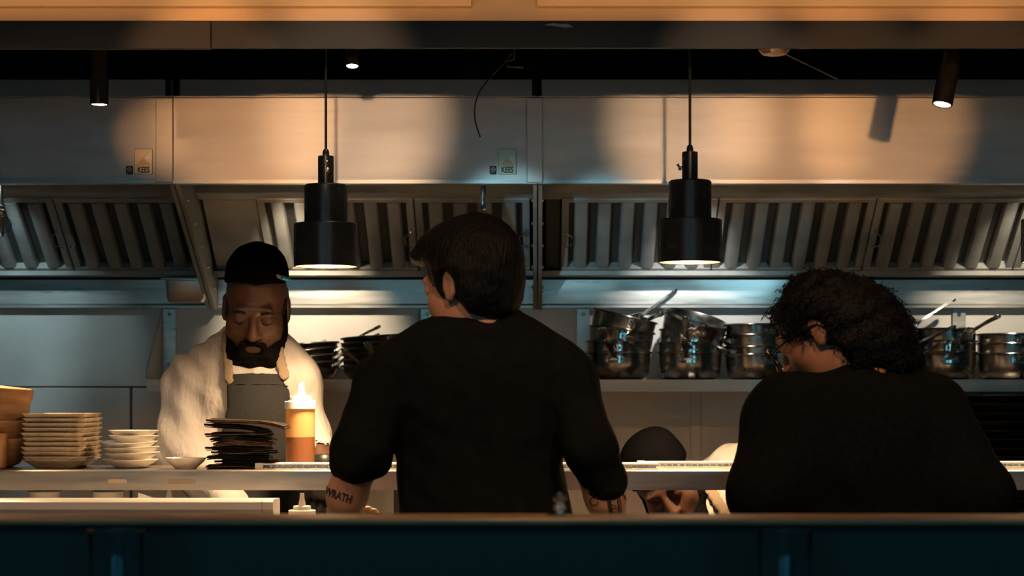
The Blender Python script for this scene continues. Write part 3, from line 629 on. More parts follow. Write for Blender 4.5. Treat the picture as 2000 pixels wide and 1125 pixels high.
# ------------------------------------------------------------------ crockery on the pass
# square plates
sz = 4.71 / F; cxp = W(0, 0, 4.60)
pc0 = ((40 + 166) / 2 - VX) * 4.605 / F
pm = MB().rloft([(.064, .086, .010, 0), (.069, .091, .010, .0012), (.0735, .0955, .010, .0085), (.0752, .0972, .010, .0100), (.0755, .0975, .010, .0112), (.0745, .0965, .010, .0116), (.070, .092, .010, .0108), (.066, .088, .010, .0045)], 6)
bm_ = MB().rloft([(.046, .068, .016, 0), (.052, .074, .016, .003), (.0700, .092, .014, .017), (.0752, .0972, .013, .0205), (.0755, .0975, .013, .022), (.0745, .0965, .013, .0226), (.070, .092, .013, .0205), (.052, .074, .014, .0065)], 6)
me_p = pm.mesh('square_plate', plate_glaze, 60); me_b = bm_.mesh('square_plate', plate_glaze, 60)
ords = ['topmost', 'second', 'third', 'fourth', 'fifth', 'sixth', 'seventh', 'eighth', 'ninth', 'tenth', 'lowest']
z = PZ + .0003
for i in range(11):
    n = 10 - i; me = me_b if i == 0 else me_p
    o = link('square_plate', me, None, (pc0 + random.uniform(-.0025, .0025) - .0005, 4.703 + random.uniform(-.003, .003), z), (0, 0, random.uniform(-.02, .02)))
    lab = '%s brown glazed plate of the square stack' % ords[n] if n in (0, 10) else '%s brown glazed plate from the top of the square stack' % ords[n]
    tag(o, lab, 'plate', 'brown glazed plates stacked on the pass')
    z += .0178 if i == 0 else .0113
# white dishes
def dish_mesh(r, h, sq=1.0):
    return MB().lathe([(0, 0), (r * .5, 0), (r * .56, .003), (r * .86, h * .62), (r * .99, h - .001), (r, h), (r * .985, h + .0008), (r * .84, h * .66), (r * .52, .0055), (0, .0045)], 44)
dm = dish_mesh(.0665, .0205).mesh('white_dish', dish_white, 60)
z = PZ + .0003
dinfo = [(254, 0, 0), (258, -.02, .01), (257, -.035, .0), (252, -.01, .05), (260, .01, .0), (260, .0, .0)]
for i, (px, ty, tx) in enumerate(dinfo):
    o = link('white_dish', dm, None, (W(px, 0, 4.67).x, 4.675, z), (tx, ty, 0)); n = 5 - i
    o.scale = (1, 1, 1) if i < 4 else (.90, .90, .9)
    tag(o, ['topmost white dish of the small stack', 'second white dish from the top of the small stack', 'third white dish from the top of the small stack, tipped forward', 'fourth white dish from the top of the small stack', 'fifth white dish from the top of the small stack', 'lowest white dish of the small stack'][n], 'dish', 'small white dishes stacked on the pass')
    z += [.0165, .0125, .014, .0165, .012, .0][i]
single('white_dish', dish_mesh(.0485, .0285).xf(Matrix.Translation((W(363, 0, 4.62).x, 4.62, PZ + .0004)) @ Matrix.Diagonal((1, .9, .9, 1))), dish_white, 'single white dish beside the dark napkins', 'dish')
# wooden bowls
def bowl(r, h, th=.008): return MB().lathe([(0, 0), (r * .62, 0), (r * .78, .008), (r * .93, h * .4), (r, h * .8), (r, h), (r - th * .5, h + .003), (r - th, h - .002), (r * .9 - th, h * .4), (r * .7, .016), (0, .012)], 48)
bw = bowl(.122, .068).mesh('wooden_bowl', wood_bowl, 60); z = PZ + .0003
for i in range(4):
    o = link('wooden_bowl', bw, None, (W(-42, 0, 4.71).x + [0, .003, -.002, .002][i], 4.71, z), (0, [0, .0, .0, .10][i], 0))
    tag(o, ['lowest brown bowl of the stack at the left edge', 'second brown bowl from the bottom of the stack at the left edge', 'third brown bowl from the bottom of the stack at the left edge', 'topmost brown bowl, tilted, of the stack at the left edge'][i], 'bowl', 'brown bowls stacked on the pass'); z += [.043, .041, .045, 0][i]
single('cup', MB().lathe([(0, 0), (.032, 0), (.036, .004), (.039, .06), (.040, .084), (.0375, .085), (.0365, .06), (.033, .008), (0, .006)], 32, (W(-22, 0, 4.585).x, 4.60, PZ + .0003)), wood_bowl, 'brown cup in front of the bowls at the left edge', 'cup')
# napkins
def napkin(xc, yc, z0, wd, dp, bend, lean, seed, label):
    rnd = random.Random(seed); t_ = .0016; gap = .0034; L = 3; path = []
    for l in range(L):
        xs_ = [-wd / 2 + wd * i / 14 for i in range(15)]
        if l % 2: xs_ = xs_[::-1]
        for x in xs_: path.append((x, l * gap))
        if l < L - 1:
            s = 1 if l % 2 == 0 else -1
            for a in (-45, 0, 45): path.append((s * (wd / 2 + math.cos(math.radians(a)) * gap / 2), l * gap + gap / 2 + math.sin(math.radians(a)) * gap / 2))
    ph = rnd.uniform(0, 6); off = rnd.uniform(-.004, .004)
    def zf(x, y): u = x / (wd / 2); return bend(u) + .0012 * math.sin(u * 3 + ph + y * 40)
    mb = MB(); ny = 6; vs = []; n = len(path); fs = []
    for j in range(ny):
        y = -dp / 2 + dp * j / (ny - 1)
        up = []; dn = []
        for i, (x, zz) in enumerate(path):
            a = path[max(i - 1, 0)]; b = path[min(i + 1, n - 1)]; tx, tz = b[0] - a[0], b[1] - a[1]; ln = math.hypot(tx, tz) or 1
            nx, nz = -tz / ln, tx / ln
            xx = x + off + rnd.uniform(-.0006, .0006)
            up.append((xx + nx * t_ / 2, y, zz + nz * t_ / 2 + zf(x, y) + t_ / 2)); dn.append((xx - nx * t_ / 2, y, zz - nz * t_ / 2 + zf(x, y) + t_ / 2))
        vs += up + dn[::-1]
    M = 2 * n
    for j in range(ny - 1):
        for i in range(M): i2 = (i + 1) % M; fs.append((j * M + i, j * M + i2, (j + 1) * M + i2, (j + 1) * M + i))
    fs += [tuple(range(M))[::-1], tuple((ny - 1) * M + i for i in range(M))]
    mb.add(vs, fs)
    t = thing('folded_napkin', label, 'napkin', (xc, yc, z0), (0, 0, lean), 'dark folded napkins on the pass')
    part('cloth', mb, napkin_m, t, smooth=40)
    hm = MB()
    for l in (range(L) if seed in (9, 5) else ((1,) if seed in (0, 3, 7) else ())):
        hm.tube([(-wd / 2 + wd * i / 14 + off, -dp / 2 - .0006, l * gap + t_ * .9 + zf(-wd / 2 + wd * i / 14, -dp / 2)) for i in range(15)], .0006, 5)
    if hm.v: part('hem', hm, napkin_hem, t, label='rust coloured stitched hem')
    return t
z = PZ + .0004; nn = 10
for i in range(nn):
    top = i >= nn - 2
    px = [472, 480, 466, 478, 470, 476, 474, 470, 462, 486][i]; wdpx = [128, 108, 118, 112, 116, 108, 112, 118, 112, 150][i]
    bd = (lambda u, c=.0012 * i: c * (.25 - .25 * u * u)) if not top else (lambda u: .006 * (1 - u) * .5 - .010 * max(0, u) ** 2 + .006)
    lab = 'dark folded napkin with rust hems, topmost, drooping towards the squeeze bottles' if i == nn - 1 else ('lowest dark folded napkin of the stack on the pass' if i == 0 else '%s dark folded napkin from the top of the stack' % ['', 'second', 'third', 'fourth', 'fifth', 'sixth', 'seventh', 'eighth', 'ninth'][nn - 1 - i])
    napkin(W(px, 0, 4.66).x, 4.665, z, wdpx * 4.6 / F, .125, bd, random.uniform(-.05, .05), i, lab); z += .0108 if i < nn - 2 else .0115
# squeeze bottles
def bottle(x, y, z0, r, h, fill, label, sauce, squeeze=True, capm=white_plastic):
    t = thing('squeeze_bottle', label, 'squeeze bottle', (x, y, z0), group='squeeze bottles')
    z0_ = h * fill if fill else .003
    part('body', MB().lathe([(r - .0022, z0_ + .0002), (r, z0_ + .0002), (r, h * .695), (r - .002, h * .70), (r - .004, h * .70), (r - .0022, h * .695)], 36, close=True), squeeze_m, t)
    part('filled_base' if fill else 'base', MB().lathe([(0, 0), (r - .003, 0), (r, .003), (r, z0_), (0, z0_)], 36), sauce if fill else capm, t)
    part('cap', MB().lathe([(r + .001, h * .690), (r + .0025, h * .692), (r + .0025, h * .775), (r + .001, h * .782), (r * .72, h * .785), (r * .70, h * .83), (r * .64, h * .838), (.0, h * .838), (0, h * .835), (r, h * .70)], 36), capm, t)
    part('nozzle', MB().lathe([(.0085, h * .839), (.0055, h * .93), (.0045, h), (.002, h), (.002, h * .99), (.004, h * .842)], 16, close=True), capm, t)
    return t
hb = (905 - 745) * 4.79 / F + .006
bottle(W(584, 0, 4.775).x, 4.80, PZ + .0003, 28.5 * 4.79 / F, hb * .985, .35, 'front squeeze bottle of brown sauce, beside the napkins', sauce_m)
bottle(W(592, 0, 4.89).x, 4.878 - .005, PZ + .0003 - .0, 24.5 * 4.87 / F, hb * 1.0, .58, 'rear squeeze bottle of amber sauce, mostly hidden by the front bottle', sauce_amber)
# things under the pass
bottle(W(590, 0, 4.40).x, 4.40, .9005, 24.5 * 4.4 / F, 1.3 - (963 - VY) * 4.4 / F - .9005, 0, 'white squeeze bottle standing under the pass, beside the tattooed forearm', sauce_m)
b2 = bottle(W(327, 0, 4.66).x, 4.68, .9005, .026, .178, 0, 'white squeeze bottle behind the long white housing', sauce_m)
for px, lab in ((87.5, 'left of the two white cups under the pass'), (211, 'right of the two white cups under the pass')):
    r = 31 * 4.68 / F
    single('white_cup', MB().lathe([(0, 0), (r * .74, 0), (r * .76, .003), (r, .164), (r + .002, .166), (r - .0015, .167), (r * .74, .005), (0, .005)], 32, (W(px, 0, 4.68).x, 4.68, .9005)), dish_white, lab, 'cup', 'white cups under the pass')
single('paper_slip', MB().prism([(W(264, 0, 4.5).x, .9005), (W(318, 0, 4.5).x, .9005), (W(314, 0, 4.5).x, 1.055), (W(270, 0, 4.5).x, 1.072)], 'y', 4.499, 4.5005), paper_m, 'paper slip sticking up behind the long white housing', 'paper')
wh = thing('white_housing', 'long pale housing with an end cap, lying in front of the pass', 'housing', (W(200, 0, 4.3).x, 4.32, .90))
prof = [(4.27, .9005), (4.40, .9005), (4.40, 1.058), (4.392, 1.066), (4.294, 1.068), (4.284, 1.062), (4.284, 1.046), (4.302, 1.030), (4.302, .96), (4.27, .95)]
part('cover', MB().prism(prof, 'x', -2.0, (511 - VX) * 4.284 / F), white_metal, wh, world=True)
part('end_cap', MB().prism([(y_ * 1 + (0.0005), z_) for y_, z_ in prof], 'x', (512 - VX) * 4.284 / F, (533 - VX) * 4.284 / F), white_metal, wh, world=True)
for i, (px, py, r) in enumerate(((712, 1000, .012), (722, 996, .011), (730, 1000, .009))):
    pass
lump = MB(); rnd = np.random.RandomState(3)
for px, py, r in ((708, 1001, .014), (718, 998, .015), (729, 1001, .013)):
    p = W(px, py, 4.33); lump.lathe([(0, -r * .8)] + [(r * math.cos(a) * (1 + rnd.uniform(-.15, .15)), r * .75 * math.sin(a)) for a in (-.9, -.4, 0, .4, .9)] + [(0, r * .8)], 12, p)
t = thing('bread_basket', 'small dish of browned bites beside the tattooed forearm', 'dish', (W(718, 0, 4.33).x, 4.33, .9005))
part('dish', MB().lathe([(0, 0), (.03, 0), (.034, .12), (.038, 1.0 - .905 + .035), (.036, .131), (.031, .11), (0, .105)], 24), steel_dark, t)
part('bites', lump, bread_m, t, world=True)

# ------------------------------------------------------------------ bar in front
bar = thing('bar_partition', 'dark teal bar front with a thin wooden ledge', 'bar', (0, 2.66, 0))
BZ = EZ - (1013 - VY) * 2.60 / F
part('front_panel', MB().box(-1.6, 1.6, 2.612, 2.69, 0, BZ - .0095), bar_paint, bar, world=True)
part('ledge', MB().box(-1.6, 1.6, 2.60, 2.71, BZ - .009, BZ, .004, 3), ledge_wood, bar, world=True)
part('shadow_gap', MB().box(-1.6, 1.6, 2.606, 2.6115, BZ - .016, BZ - .0095), black_paint, bar, world=True)
gct = thing('guest_counter', 'dark guest counter in front of the bar', 'counter', (0, 2.36, .93))
part('slab', MB().box(-1.6, 1.6, 2.05, 2.608, .93, .965, .004), bar_paint, gct, world=True)
part('base', MB().box(-1.55, 1.55, 2.45, 2.605, 0, .929), bar_paint, gct, world=True)
for px, lab in ((227, 'clear drinking glass on the guest counter at the left'), (1533, 'clear drinking glass on the guest counter at the right')):
    p = W(px, 1036, 2.44); n = 144; prof = [(0, 0), (.028, 0), (.030, .003), (.0345, p.z - .9655 - .006), (.0355, p.z - .9655), (.0345, p.z - .9650), (.0330, p.z - .967), (.0275, .012), (0, .010)]
    mb = MB().lathe(prof, n)
    P = len(prof)
    for k in range(n):
        for j in (2, 3):
            q = mb.v[k * P + j]; s = 1 + .003 * math.cos(12 * 2 * PI * k / n); mb.v[k * P + j] = (q[0] * s, q[1] * s, q[2])
    mb.xf(Matrix.Translation((p.x, 2.44, .9655)))
    single('drinking_glass', mb, glass_m, lab, 'glass', 'drinking glasses on the guest counter')
kp = W(1092, 1003, 2.75)
t = thing('pepper_mill', 'small metal double ball knob rising above the bar ledge', 'pepper mill', (kp.x, 2.76, .90 * 0 + BZ - .0))
t.location = (kp.x, 2.655, BZ + .0002)
part('finial', MB().lathe([(0, 0), (.020, 0), (.0205, .0015), (.008, .0035), (.0050, .005), (.0080, .008), (.0092, .0115), (.0080, .015), (.0042, .0175), (.0042, .019), (.0085, .0215), (.0098, .0240), (.0085, .027), (.0035, .0285), (0, .0288)], 24), chrome, t)
part('tip_ball', MB().lathe([(0, .0289), (.003, .0292), (.0036, .031), (.003, .0325), (0, .033)], 12), chrome, t)

# ------------------------------------------------------------------ people: smooth implicit surfaces turned into meshes
class Grid:
    def __init__(s, lo, hi, h):
        s.lo = np.array(lo, np.float32); s.h = h; s.n = np.ceil((np.array(hi) - s.lo) / h).astype(int) + 1
        s.ax = [s.lo[i] + h * np.arange(s.n[i], dtype=np.float32) for i in range(3)]
    def field(s): return Fld(s, np.full(s.n, 0.5, np.float32))
class Fld:
    def __init__(s, g, a): s.g = g; s.a = a
    def copy(s): return Fld(s.g, s.a.copy())
    def sl(s, lo, hi):
        g = s.g; i0 = np.clip(np.floor((np.array(lo) - g.lo) / g.h).astype(int), 0, g.n); i1 = np.clip(np.ceil((np.array(hi) - g.lo) / g.h).astype(int) + 1, 0, g.n)
        sl = tuple(slice(a, b) for a, b in zip(i0, i1)); x, y, z = (g.ax[i][sl[i]] for i in range(3))
        return sl, x[:, None, None], y[None, :, None], z[None, None, :]
    def put(s, sl, d, k, op):
        a = s.a[sl]
        if op == 'sub': d = -d; h = np.clip(.5 - .5 * (d - a) / k, 0, 1); s.a[sl] = d * (1 - h) + a * h + k * h * (1 - h)
        else: h = np.clip(.5 + .5 * (d - a) / k, 0, 1); s.a[sl] = d * (1 - h) + a * h - k * h * (1 - h)
        return s
    def cone(s, p, q, r1, r2, k=.02, flat=(1, 1, 1), op='add'):
        p = np.array(p, float); q = np.array(q, float); R = max(r1, r2) * max(flat) + .05
        sl, x, y, z = s.sl(np.minimum(p, q) - R, np.maximum(p, q) + R); d = q - p; dd = (d * d).sum() + 1e-9
        t = np.clip(((x - p[0]) * d[0] + (y - p[1]) * d[1] + (z - p[2]) * d[2]) / dd, 0, 1)
        e = np.sqrt(((x - p[0] - t * d[0]) / flat[0]) ** 2 + ((y - p[1] - t * d[1]) / flat[1]) ** 2 + ((z - p[2] - t * d[2]) / flat[2]) ** 2) - (r1 + (r2 - r1) * t)
        return s.put(sl, e.astype(np.float32), k, op)
    def chain(s, pts, rs, k=.02, flat=(1, 1, 1)):
        for i in range(len(pts) - 1): s.cone(pts[i], pts[i + 1], rs[i], rs[i + 1], k, flat)
        return s
    def ell(s, c, r, R=None, k=.02, op='add'):
        c = np.array(c, float); m = max(r) + .05
        sl, x, y, z = s.sl(c - m, c + m); X, Y, Z = x - c[0], y - c[1], z - c[2]
        if R is not None:
            R = np.array(R); X, Y, Z = (X * R[0][i] + Y * R[1][i] + Z * R[2][i] for i in range(3))
        k0 = np.sqrt((X / r[0]) ** 2 + (Y / r[1]) ** 2 + (Z / r[2]) ** 2); k1 = np.sqrt((X / r[0] ** 2) ** 2 + (Y / r[1] ** 2) ** 2 + (Z / r[2] ** 2) ** 2) + 1e-6
        return s.put(sl, (k0 * (k0 - 1) / k1).astype(np.float32), k, op)
    def wave(s, amp, fs, seed=0):
        rnd = np.random.RandomState(seed); x, y, z = s.g.ax; x = x[:, None, None]; y = y[None, :, None]; z = z[None, None, :]
        for f in fs:
            d = rnd.normal(size=3); d /= np.linalg.norm(d); ph = rnd.uniform(0, 6); e = rnd.normal(size=3) * f * .5
            s.a += (amp * np.sin(f * (d[0] * x + d[1] * y + d[2] * z) + ph + 1.3 * np.sin(e[0] * x + e[1] * y + e[2] * z))).astype(np.float32)
        return s
    def xyz(s): return s.g.ax[0][:, None, None], s.g.ax[1][None, :, None], s.g.ax[2][None, None, :]
    def build(s, name, m, parent, label=None):
        f = s.a.copy(); f[0], f[-1] = 1, 1; f[:, 0], f[:, -1] = 1, 1; f[:, :, 0], f[:, :, -1] = 1, 1
        sg = f < 0; c = sg[:-1, :-1, :-1].astype(np.int8)
        offs = [(i, j, k) for i in (0, 1) for j in (0, 1) for k in (0, 1)]
        cnt = sum(sg[i:sg.shape[0] - 1 + i, j:sg.shape[1] - 1 + j, k:sg.shape[2] - 1 + k].astype(np.int8) for i, j, k in offs)
        I, J, K = np.nonzero((cnt > 0) & (cnt < 8)); idx = np.full(cnt.shape, -1, np.int32); idx[I, J, K] = np.arange(len(I))
        val = {o: f[I + o[0], J + o[1], K + o[2]] for o in offs}; acc = np.zeros((len(I), 3)); num = np.zeros(len(I))
        for o in offs:
            for a in range(3):
                if o[a]: continue
                p = list(o); p[a] = 1; p = tuple(p); va, vb = val[o], val[p]; cr = (va < 0) != (vb < 0)
                t = np.where(cr, va / np.where(cr, va - vb, 1), 0); q = np.array(o, float)[None, :].repeat(len(I), 0); q[:, a] = t
                acc += q * cr[:, None]; num += cr
        V = (np.stack([I, J, K], 1) + acc / num[:, None]) * s.g.h + s.g.lo
        Q = []
        for a in range(3):
            b, c_ = (a + 1) % 3, (a + 2) % 3
            s0 = [slice(None)] * 3; s1 = [slice(None)] * 3; s0[a] = slice(0, -1); s1[a] = slice(1, None)
            A, B = sg[tuple(s0)], sg[tuple(s1)]; E = np.argwhere(A != B); inside = A[tuple(E.T)]
            ok = (E[:, b] > 0) & (E[:, c_] > 0); E = E[ok]; inside = inside[ok]
            def cell(db, dc): q = E.copy(); q[:, b] -= db; q[:, c_] -= dc; return idx[tuple(q.T)]
            q = np.stack([cell(1, 1), cell(0, 1), cell(0, 0), cell(1, 0)], 1); q[~inside] = q[~inside][:, ::-1]; Q.append(q)
        Q = np.concatenate(Q)
        off = Vector((0, 0, 0)); r = parent
        while r: off += Vector(r.location); r = r.parent
        V = V - np.array(off)
        me = bpy.data.meshes.new(name); me.vertices.add(len(V)); me.vertices.foreach_set('co', V.astype(np.float32).ravel())
        me.loops.add(Q.size); me.loops.foreach_set('vertex_index', Q.astype(np.int32).ravel())
        me.polygons.add(len(Q)); me.polygons.foreach_set('loop_start', np.arange(0, Q.size, 4, dtype=np.int32)); me.polygons.foreach_set('loop_total', np.full(len(Q), 4, np.int32))
        me.update(calc_edges=True); me.validate(); me.polygons.foreach_set('use_smooth', [True] * len(Q)); me.materials.append(m); me.update()
        o = link(name, me, parent)
        if label: o['label'] = label
        return o
def headM(origin, yaw, pitch, roll=0.0, sc=1.0):
    # yaw: 0 looks away from the camera (+y), 90 looks left (-x), 180 looks at the camera; pitch down positive
    y, p = math.radians(yaw), math.radians(pitch); f = Vector((-math.sin(y) * math.cos(p), math.cos(y) * math.cos(p), -math.sin(p)))
    Y = -f; X = Y.cross(Vector((0, 0, 1))).normalized(); Z = X.cross(Y)
    M = Matrix((X, Y, Z)).transposed().to_4x4(); M = M @ Matrix.Rotation(math.radians(roll), 4, 'Y'); M = Matrix.Translation(origin) @ M @ Matrix.Scale(sc, 4)
    return M
class Head:
    def __init__(s, f, M): s.f = f; s.M = M; s.sc = M.to_scale()[0]; s.R = [list(r) for r in (M.to_3x3() * (1 / s.sc))]
    def p(s, *c): return s.M @ Vector(c)
    def ell(s, c, r, k=.02, op='add', f=None): (f or s.f).ell(s.p(*c), [q * s.sc for q in r], s.R, k, op)
    def cone(s, a, b, r1, r2, k=.012, op='add', f=None): (f or s.f).cone(s.p(*a), s.p(*b), r1 * s.sc, r2 * s.sc, k, (1, 1, 1), op)
    def base(s, broad=1.0):
        s.ell((0, .015, .035), (.074, .095, .088), .02); s.ell((0, -.03, -.045), (.060 * broad, .066, .074), .03)
        s.ell((0, -.068, -.098), (.026 * broad, .022, .022), .03)
        for q in (-1, 1):
            s.ell((q * .045, -.045, -.03), (.022, .03, .026), .02); s.ell((q * .050 * broad, -.015, -.075), (.016, .03, .028), .03)
        s.cone((-.036, -.082, .024), (.036, -.082, .024), .011, .011, .016)
        for q in (-1, 1): s.ell((q * .032, -.106, .004), (.019, .020, .012), .014, 'sub')
        for q in (-1, 1): s.ell((q * .032, -.081, .002), (.0145, .0125, .0115), .010)
        s.cone((0, -.090, .012), (0, -.108, -.034), .0085, .0125, .010)
        for q in (-1, 1): s.ell((q * .0125, -.098, -.036), (.0085, .010, .0075), .006)
        s.cone((-.019, -.090, -.0645), (.019, -.090, -.0645), .006, .006, .006); s.cone((-.017, -.089, -.0745), (.017, -.089, -.0745), .0065, .0065, .006)
        s.cone((-.022, -.099, -.0692), (.022, -.099, -.0692), .0018, .0018, .003, 'sub')
        for q in (-1, 1):
            s.ell((q * .077, .014, -.008), (.0085, .019, .032), .006); s.ell((q * .0845, .010, -.005), (.005, .010, .018), .006, 'sub'); s.ell((q * .074, .008, -.034), (.007, .010, .009), .006)
        s.cone((0, .022, -.06), (0, .038, -.15), .050, .050, .03)
def hand(f, wrist, tip, up, side, r=1.0, curl=.35):
    # flat hand from wrist towards tip; up = back of the hand; side = +1/-1 thumb direction
    w_ = Vector(wrist); d = (Vector(tip) - w_).normalized(); u = Vector(up); u = (u - d * u.dot(d)).normalized(); s_ = d.cross(u) * side
    for k in (-.027, -.009, .009, .027): f.cone(w_ + s_ * k * .6 + d * .01, w_ + s_ * k + d * .085, .0125, .0115, .012)
    for i, (k, L) in enumerate(((-.030, .056), (-.010, .072), (.010, .078), (.030, .070))):
        a = w_ + s_ * k + d * .088; b = a + (d * math.cos(curl * .5) - u * math.sin(curl * .5)) * L * .45; c = b + (d * math.cos(curl * 1.6) - u * math.sin(curl * 1.6)) * L * .33; e = c + (d * math.cos(curl * 2.6) - u * math.sin(curl * 2.6)) * L * .26
        f.chain([a, b, c, e], [.0095, .009, .0082, .0068], .004)
    a = w_ + s_ * .022 + d * .022; b = a + (s_ * .72 + d * .62 - u * .1) * .042; c = b + (s_ * .45 + d * .85 - u * .2) * .036
    f.chain([a, b, c], [.013, .0105, .008], .008)
def legs(f, cx, cy, zh, spread=.09, cloth=0.0):
    for q in (-1, 1):
        h_ = (cx + q * spread, cy, zh); k_ = (cx + q * (spread + .012), cy - .01, .49); a_ = (cx + q * (spread + .015), cy + .02, .09)
        f.chain([h_, k_, a_], [.088 + cloth, .06 + cloth, .042 + cloth * 1.4], .03)
def feet(f, cx, cy, spread, dirn):
    for q in (-1, 1): x = cx + q * (spread + .016); f.chain([(x, cy + .02 - dirn * .03, .045), (x, cy + .02 + dirn * .12, .035), (x, cy + .02 + dirn * .18, .03)], [.042, .042, .03], .02)
def cone_sdf(p, a, b, r1, r2):
    d = b - a; t = max(0, min(1, (p - a).dot(d) / d.length_squared)); return (p - a - d * t).length - (r1 + (r2 - r1) * t)
def project(mb, sdf, y0, y1, lift=.0008):     # push a flat mark along +y until it lies on the skin
    out = []
    for q in mb.v:
        p = Vector((q[0], y0, q[2]))
        for _ in range(60):
            e = sdf(p) - lift
            if e < .0002 or p.y > y1: break
            p.y += max(e * .8, .0003)
        out.append((p.x, p.y, p.z))
    mb.v = out; return mb
def stripe(a, b, w0, n=8):
    a, b = Vector(a), Vector(b); d = (b - a); s_ = Vector((d.z, 0, -d.x)).normalized(); vs = []; fs = []
    for i in range(n + 1): c = a + d * i / n; vs += [c - s_ * w0, c + s_ * w0]
    for i in range(n): fs.append((2 * i, 2 * i + 1, 2 * i + 3, 2 * i + 2))
    return vs, fs

# ---- man in the black shirt, seen from behind
D = 4.05
P = lambda x, y, d=D: W(x, y, d)
person = thing('person', 'person in a black shirt with rolled sleeves and tattooed forearms, seen from behind', 'person', (P(940, 0).x, D, 0), group='people at the pass')
g = Grid((P(600, 0).x, 3.72, 0), (P(1270, 0).x, 4.50, 1.72), .0065)
sh_ = g.field()                                        # shirt
sh_.ell(P(938, 765, 4.07), (.205, .125, .17), None, .05).ell(P(938, 905, 4.07), (.176, .118, .24), None, .05).ell(P(950, 1030, 4.07), (.182, .125, .16), None, .04)
sh_.cone(P(768, 745), P(1100, 745), .066, .066, .05); sh_.cone(P(905, 645), P(790, 718), .045, .058, .05); sh_.cone(P(975, 645), P(1075, 718), .045, .058, .05)
sh_.cone(P(938, 640, 4.08), P(938, 720, 4.06), .068, .10, .05)
LA = [P(752, 752), P(705, 885, 3.99), P(701, 893, 4.005)]; RA = [P(1108, 752), P(1152, 875, 3.99), P(1166, 905, 4.01)]
sh_.chain(LA, [.064, .060, .050], .025); sh_.chain(RA, [.064, .056, .049], .025)
tc = sh_.copy()
sh_.wave(.0018, (38, 52, 70), 3)
cuff = g.field()
for c1, c2, r in ((P(698, 888, 4.005), P(692, 903, 4.02), .058), (P(1166, 908, 4.01), P(1180, 938, 4.03), .055)): cuff.cone(c1, c2, r * .9, r * .9, .01)
lf = [P(705, 885, 3.99), P(678, 965, 4.05), P(666, 1050, 4.14)]; rf = [P(1150, 880, 3.99), P(1182, 970, 4.05), P(1200, 1050, 4.14)]
for q in (lf, rf): cuff.cone(q[0], q[1] + (q[1] - q[0]) * .3, .036, .036, .004, (1, 1, 1), 'sub')
sh_.put((slice(None),) * 3, cuff.a, .008, 'add')
X_, Y_, Z_ = sh_.xyz()
sh_.a = np.maximum(sh_.a, (.93 - Z_ + 0 * X_ + 0 * Y_).astype(np.float32))
# collar
col = g.field(); col.cone(P(935, 612, 4.085), P(938, 662, 4.075), .066, .094, .02); inn = g.field(); inn.cone(P(928, 560, 4.09), P(934, 640, 4.085), .047, .048, .01)
sh_.put((slice(None),) * 3, col.a, .03, 'add')
cut = np.maximum(P(0, 660).z - Z_, Z_ - 1.6) + 0 * X_ + 0 * Y_
slant = (Z_ - (P(0, 601).z - .16 * np.clip(Y_ - 4.05, 0, 1)) + 0 * X_).astype(np.float32)
sh_.a = np.maximum(sh_.a, slant); sh_.a = np.maximum(sh_.a, -np.maximum(inn.a, cut.astype(np.float32)))
sh_.build('shirt', shirt_black, person)
tr_ = g.field(); tr_.ell((P(950, 0).x, 4.07, .93), (.168, .118, .12), None, .03); legs(tr_, P(950, 0).x, 4.07, .88, .085, .012); tr_.build('trousers', shirt_black, person)
sh2 = g.field(); feet(sh2, P(950, 0).x, 4.07, .085, 1); sh2.build('shoe_pair', black_paint, person)
bd = g.field(); hm_ = headM(P(916, 556, 4.06), 50, 10, 0, 1.0); H = Head(bd, hm_); H.base()
bd.cone(P(932, 640, 4.09), P(938, 690, 4.07), .046, .055, .03); bd.ell(P(938, 780, 4.07), (.17, .095, .15), None, .05).ell(P(940, 950, 4.07), (.15, .09, .2), None, .05)
bd.cone(P(790, 752), P(1085, 752), .045, .045, .04)
bd.chain([P(760, 755)] + lf, [.045, .045, .040, .034], .02); bd.chain([P(1102, 755)] + rf, [.045, .045, .040, .034], .02)
wl = Vector((lf[2].x - .01, 4.21, .955)); wr = Vector((rf[2].x + .01, 4.21, .955))
bd.cone(lf[2], wl, .034, .027, .015); bd.cone(rf[2], wr, .034, .027, .015)
hand(bd, wl, wl + Vector((0, .12, -.02)), (0, 0, 1), 1, 1, .25); hand(bd, wr, wr + Vector((0, .12, -.02)), (0, 0, 1), -1, 1, .25)
legs(bd, P(950, 0).x, 4.07, .9, .085)
bd.build('body', skin_light, person); skin_field = bd
gh = Grid(P(770, 660, 3.88) + Vector((0, -.0, 0)), P(1060, 395, 4.24) + Vector((.02, .03, .02)), .0042)
hr = gh.field(); H2 = Head(hr, hm_)
H2.ell((0, .024, .042), (.086, .112, .104), .02); H2.ell((0, .066, -.022), (.070, .050, .072), .04); H2.ell((0, -.048, .092), (.066, .060, .044), .03); H2.ell((.01, -.098, .080), (.048, .026, .018), .025)
for q in (-1, 1): H2.cone((q * .075, -.014, .03), (q * .073, -.012, -.03), .012, .006, .02)
for q in (-1, 1): H2.cone((q * .078, .034, .03), (q * .062, .056, -.055), .018, .012, .03)
H2.ell((0, -.125, -.015), (.12, .075, .075), .01, 'sub')
for q in (-1, 1): H2.ell((q * .098, .010, -.014), (.036, .026, .044), .008, 'sub')
for q in (-1, 1): H2.ell((q * .085, -.03, -.07), (.03, .045, .05), .008, 'sub')
H2.ell((0, .11, -.150), (.11, .09, .065), .01, 'sub')
hr.wave(.0006, (150, 240), 5)
hr.build('hair', hair_black, person)
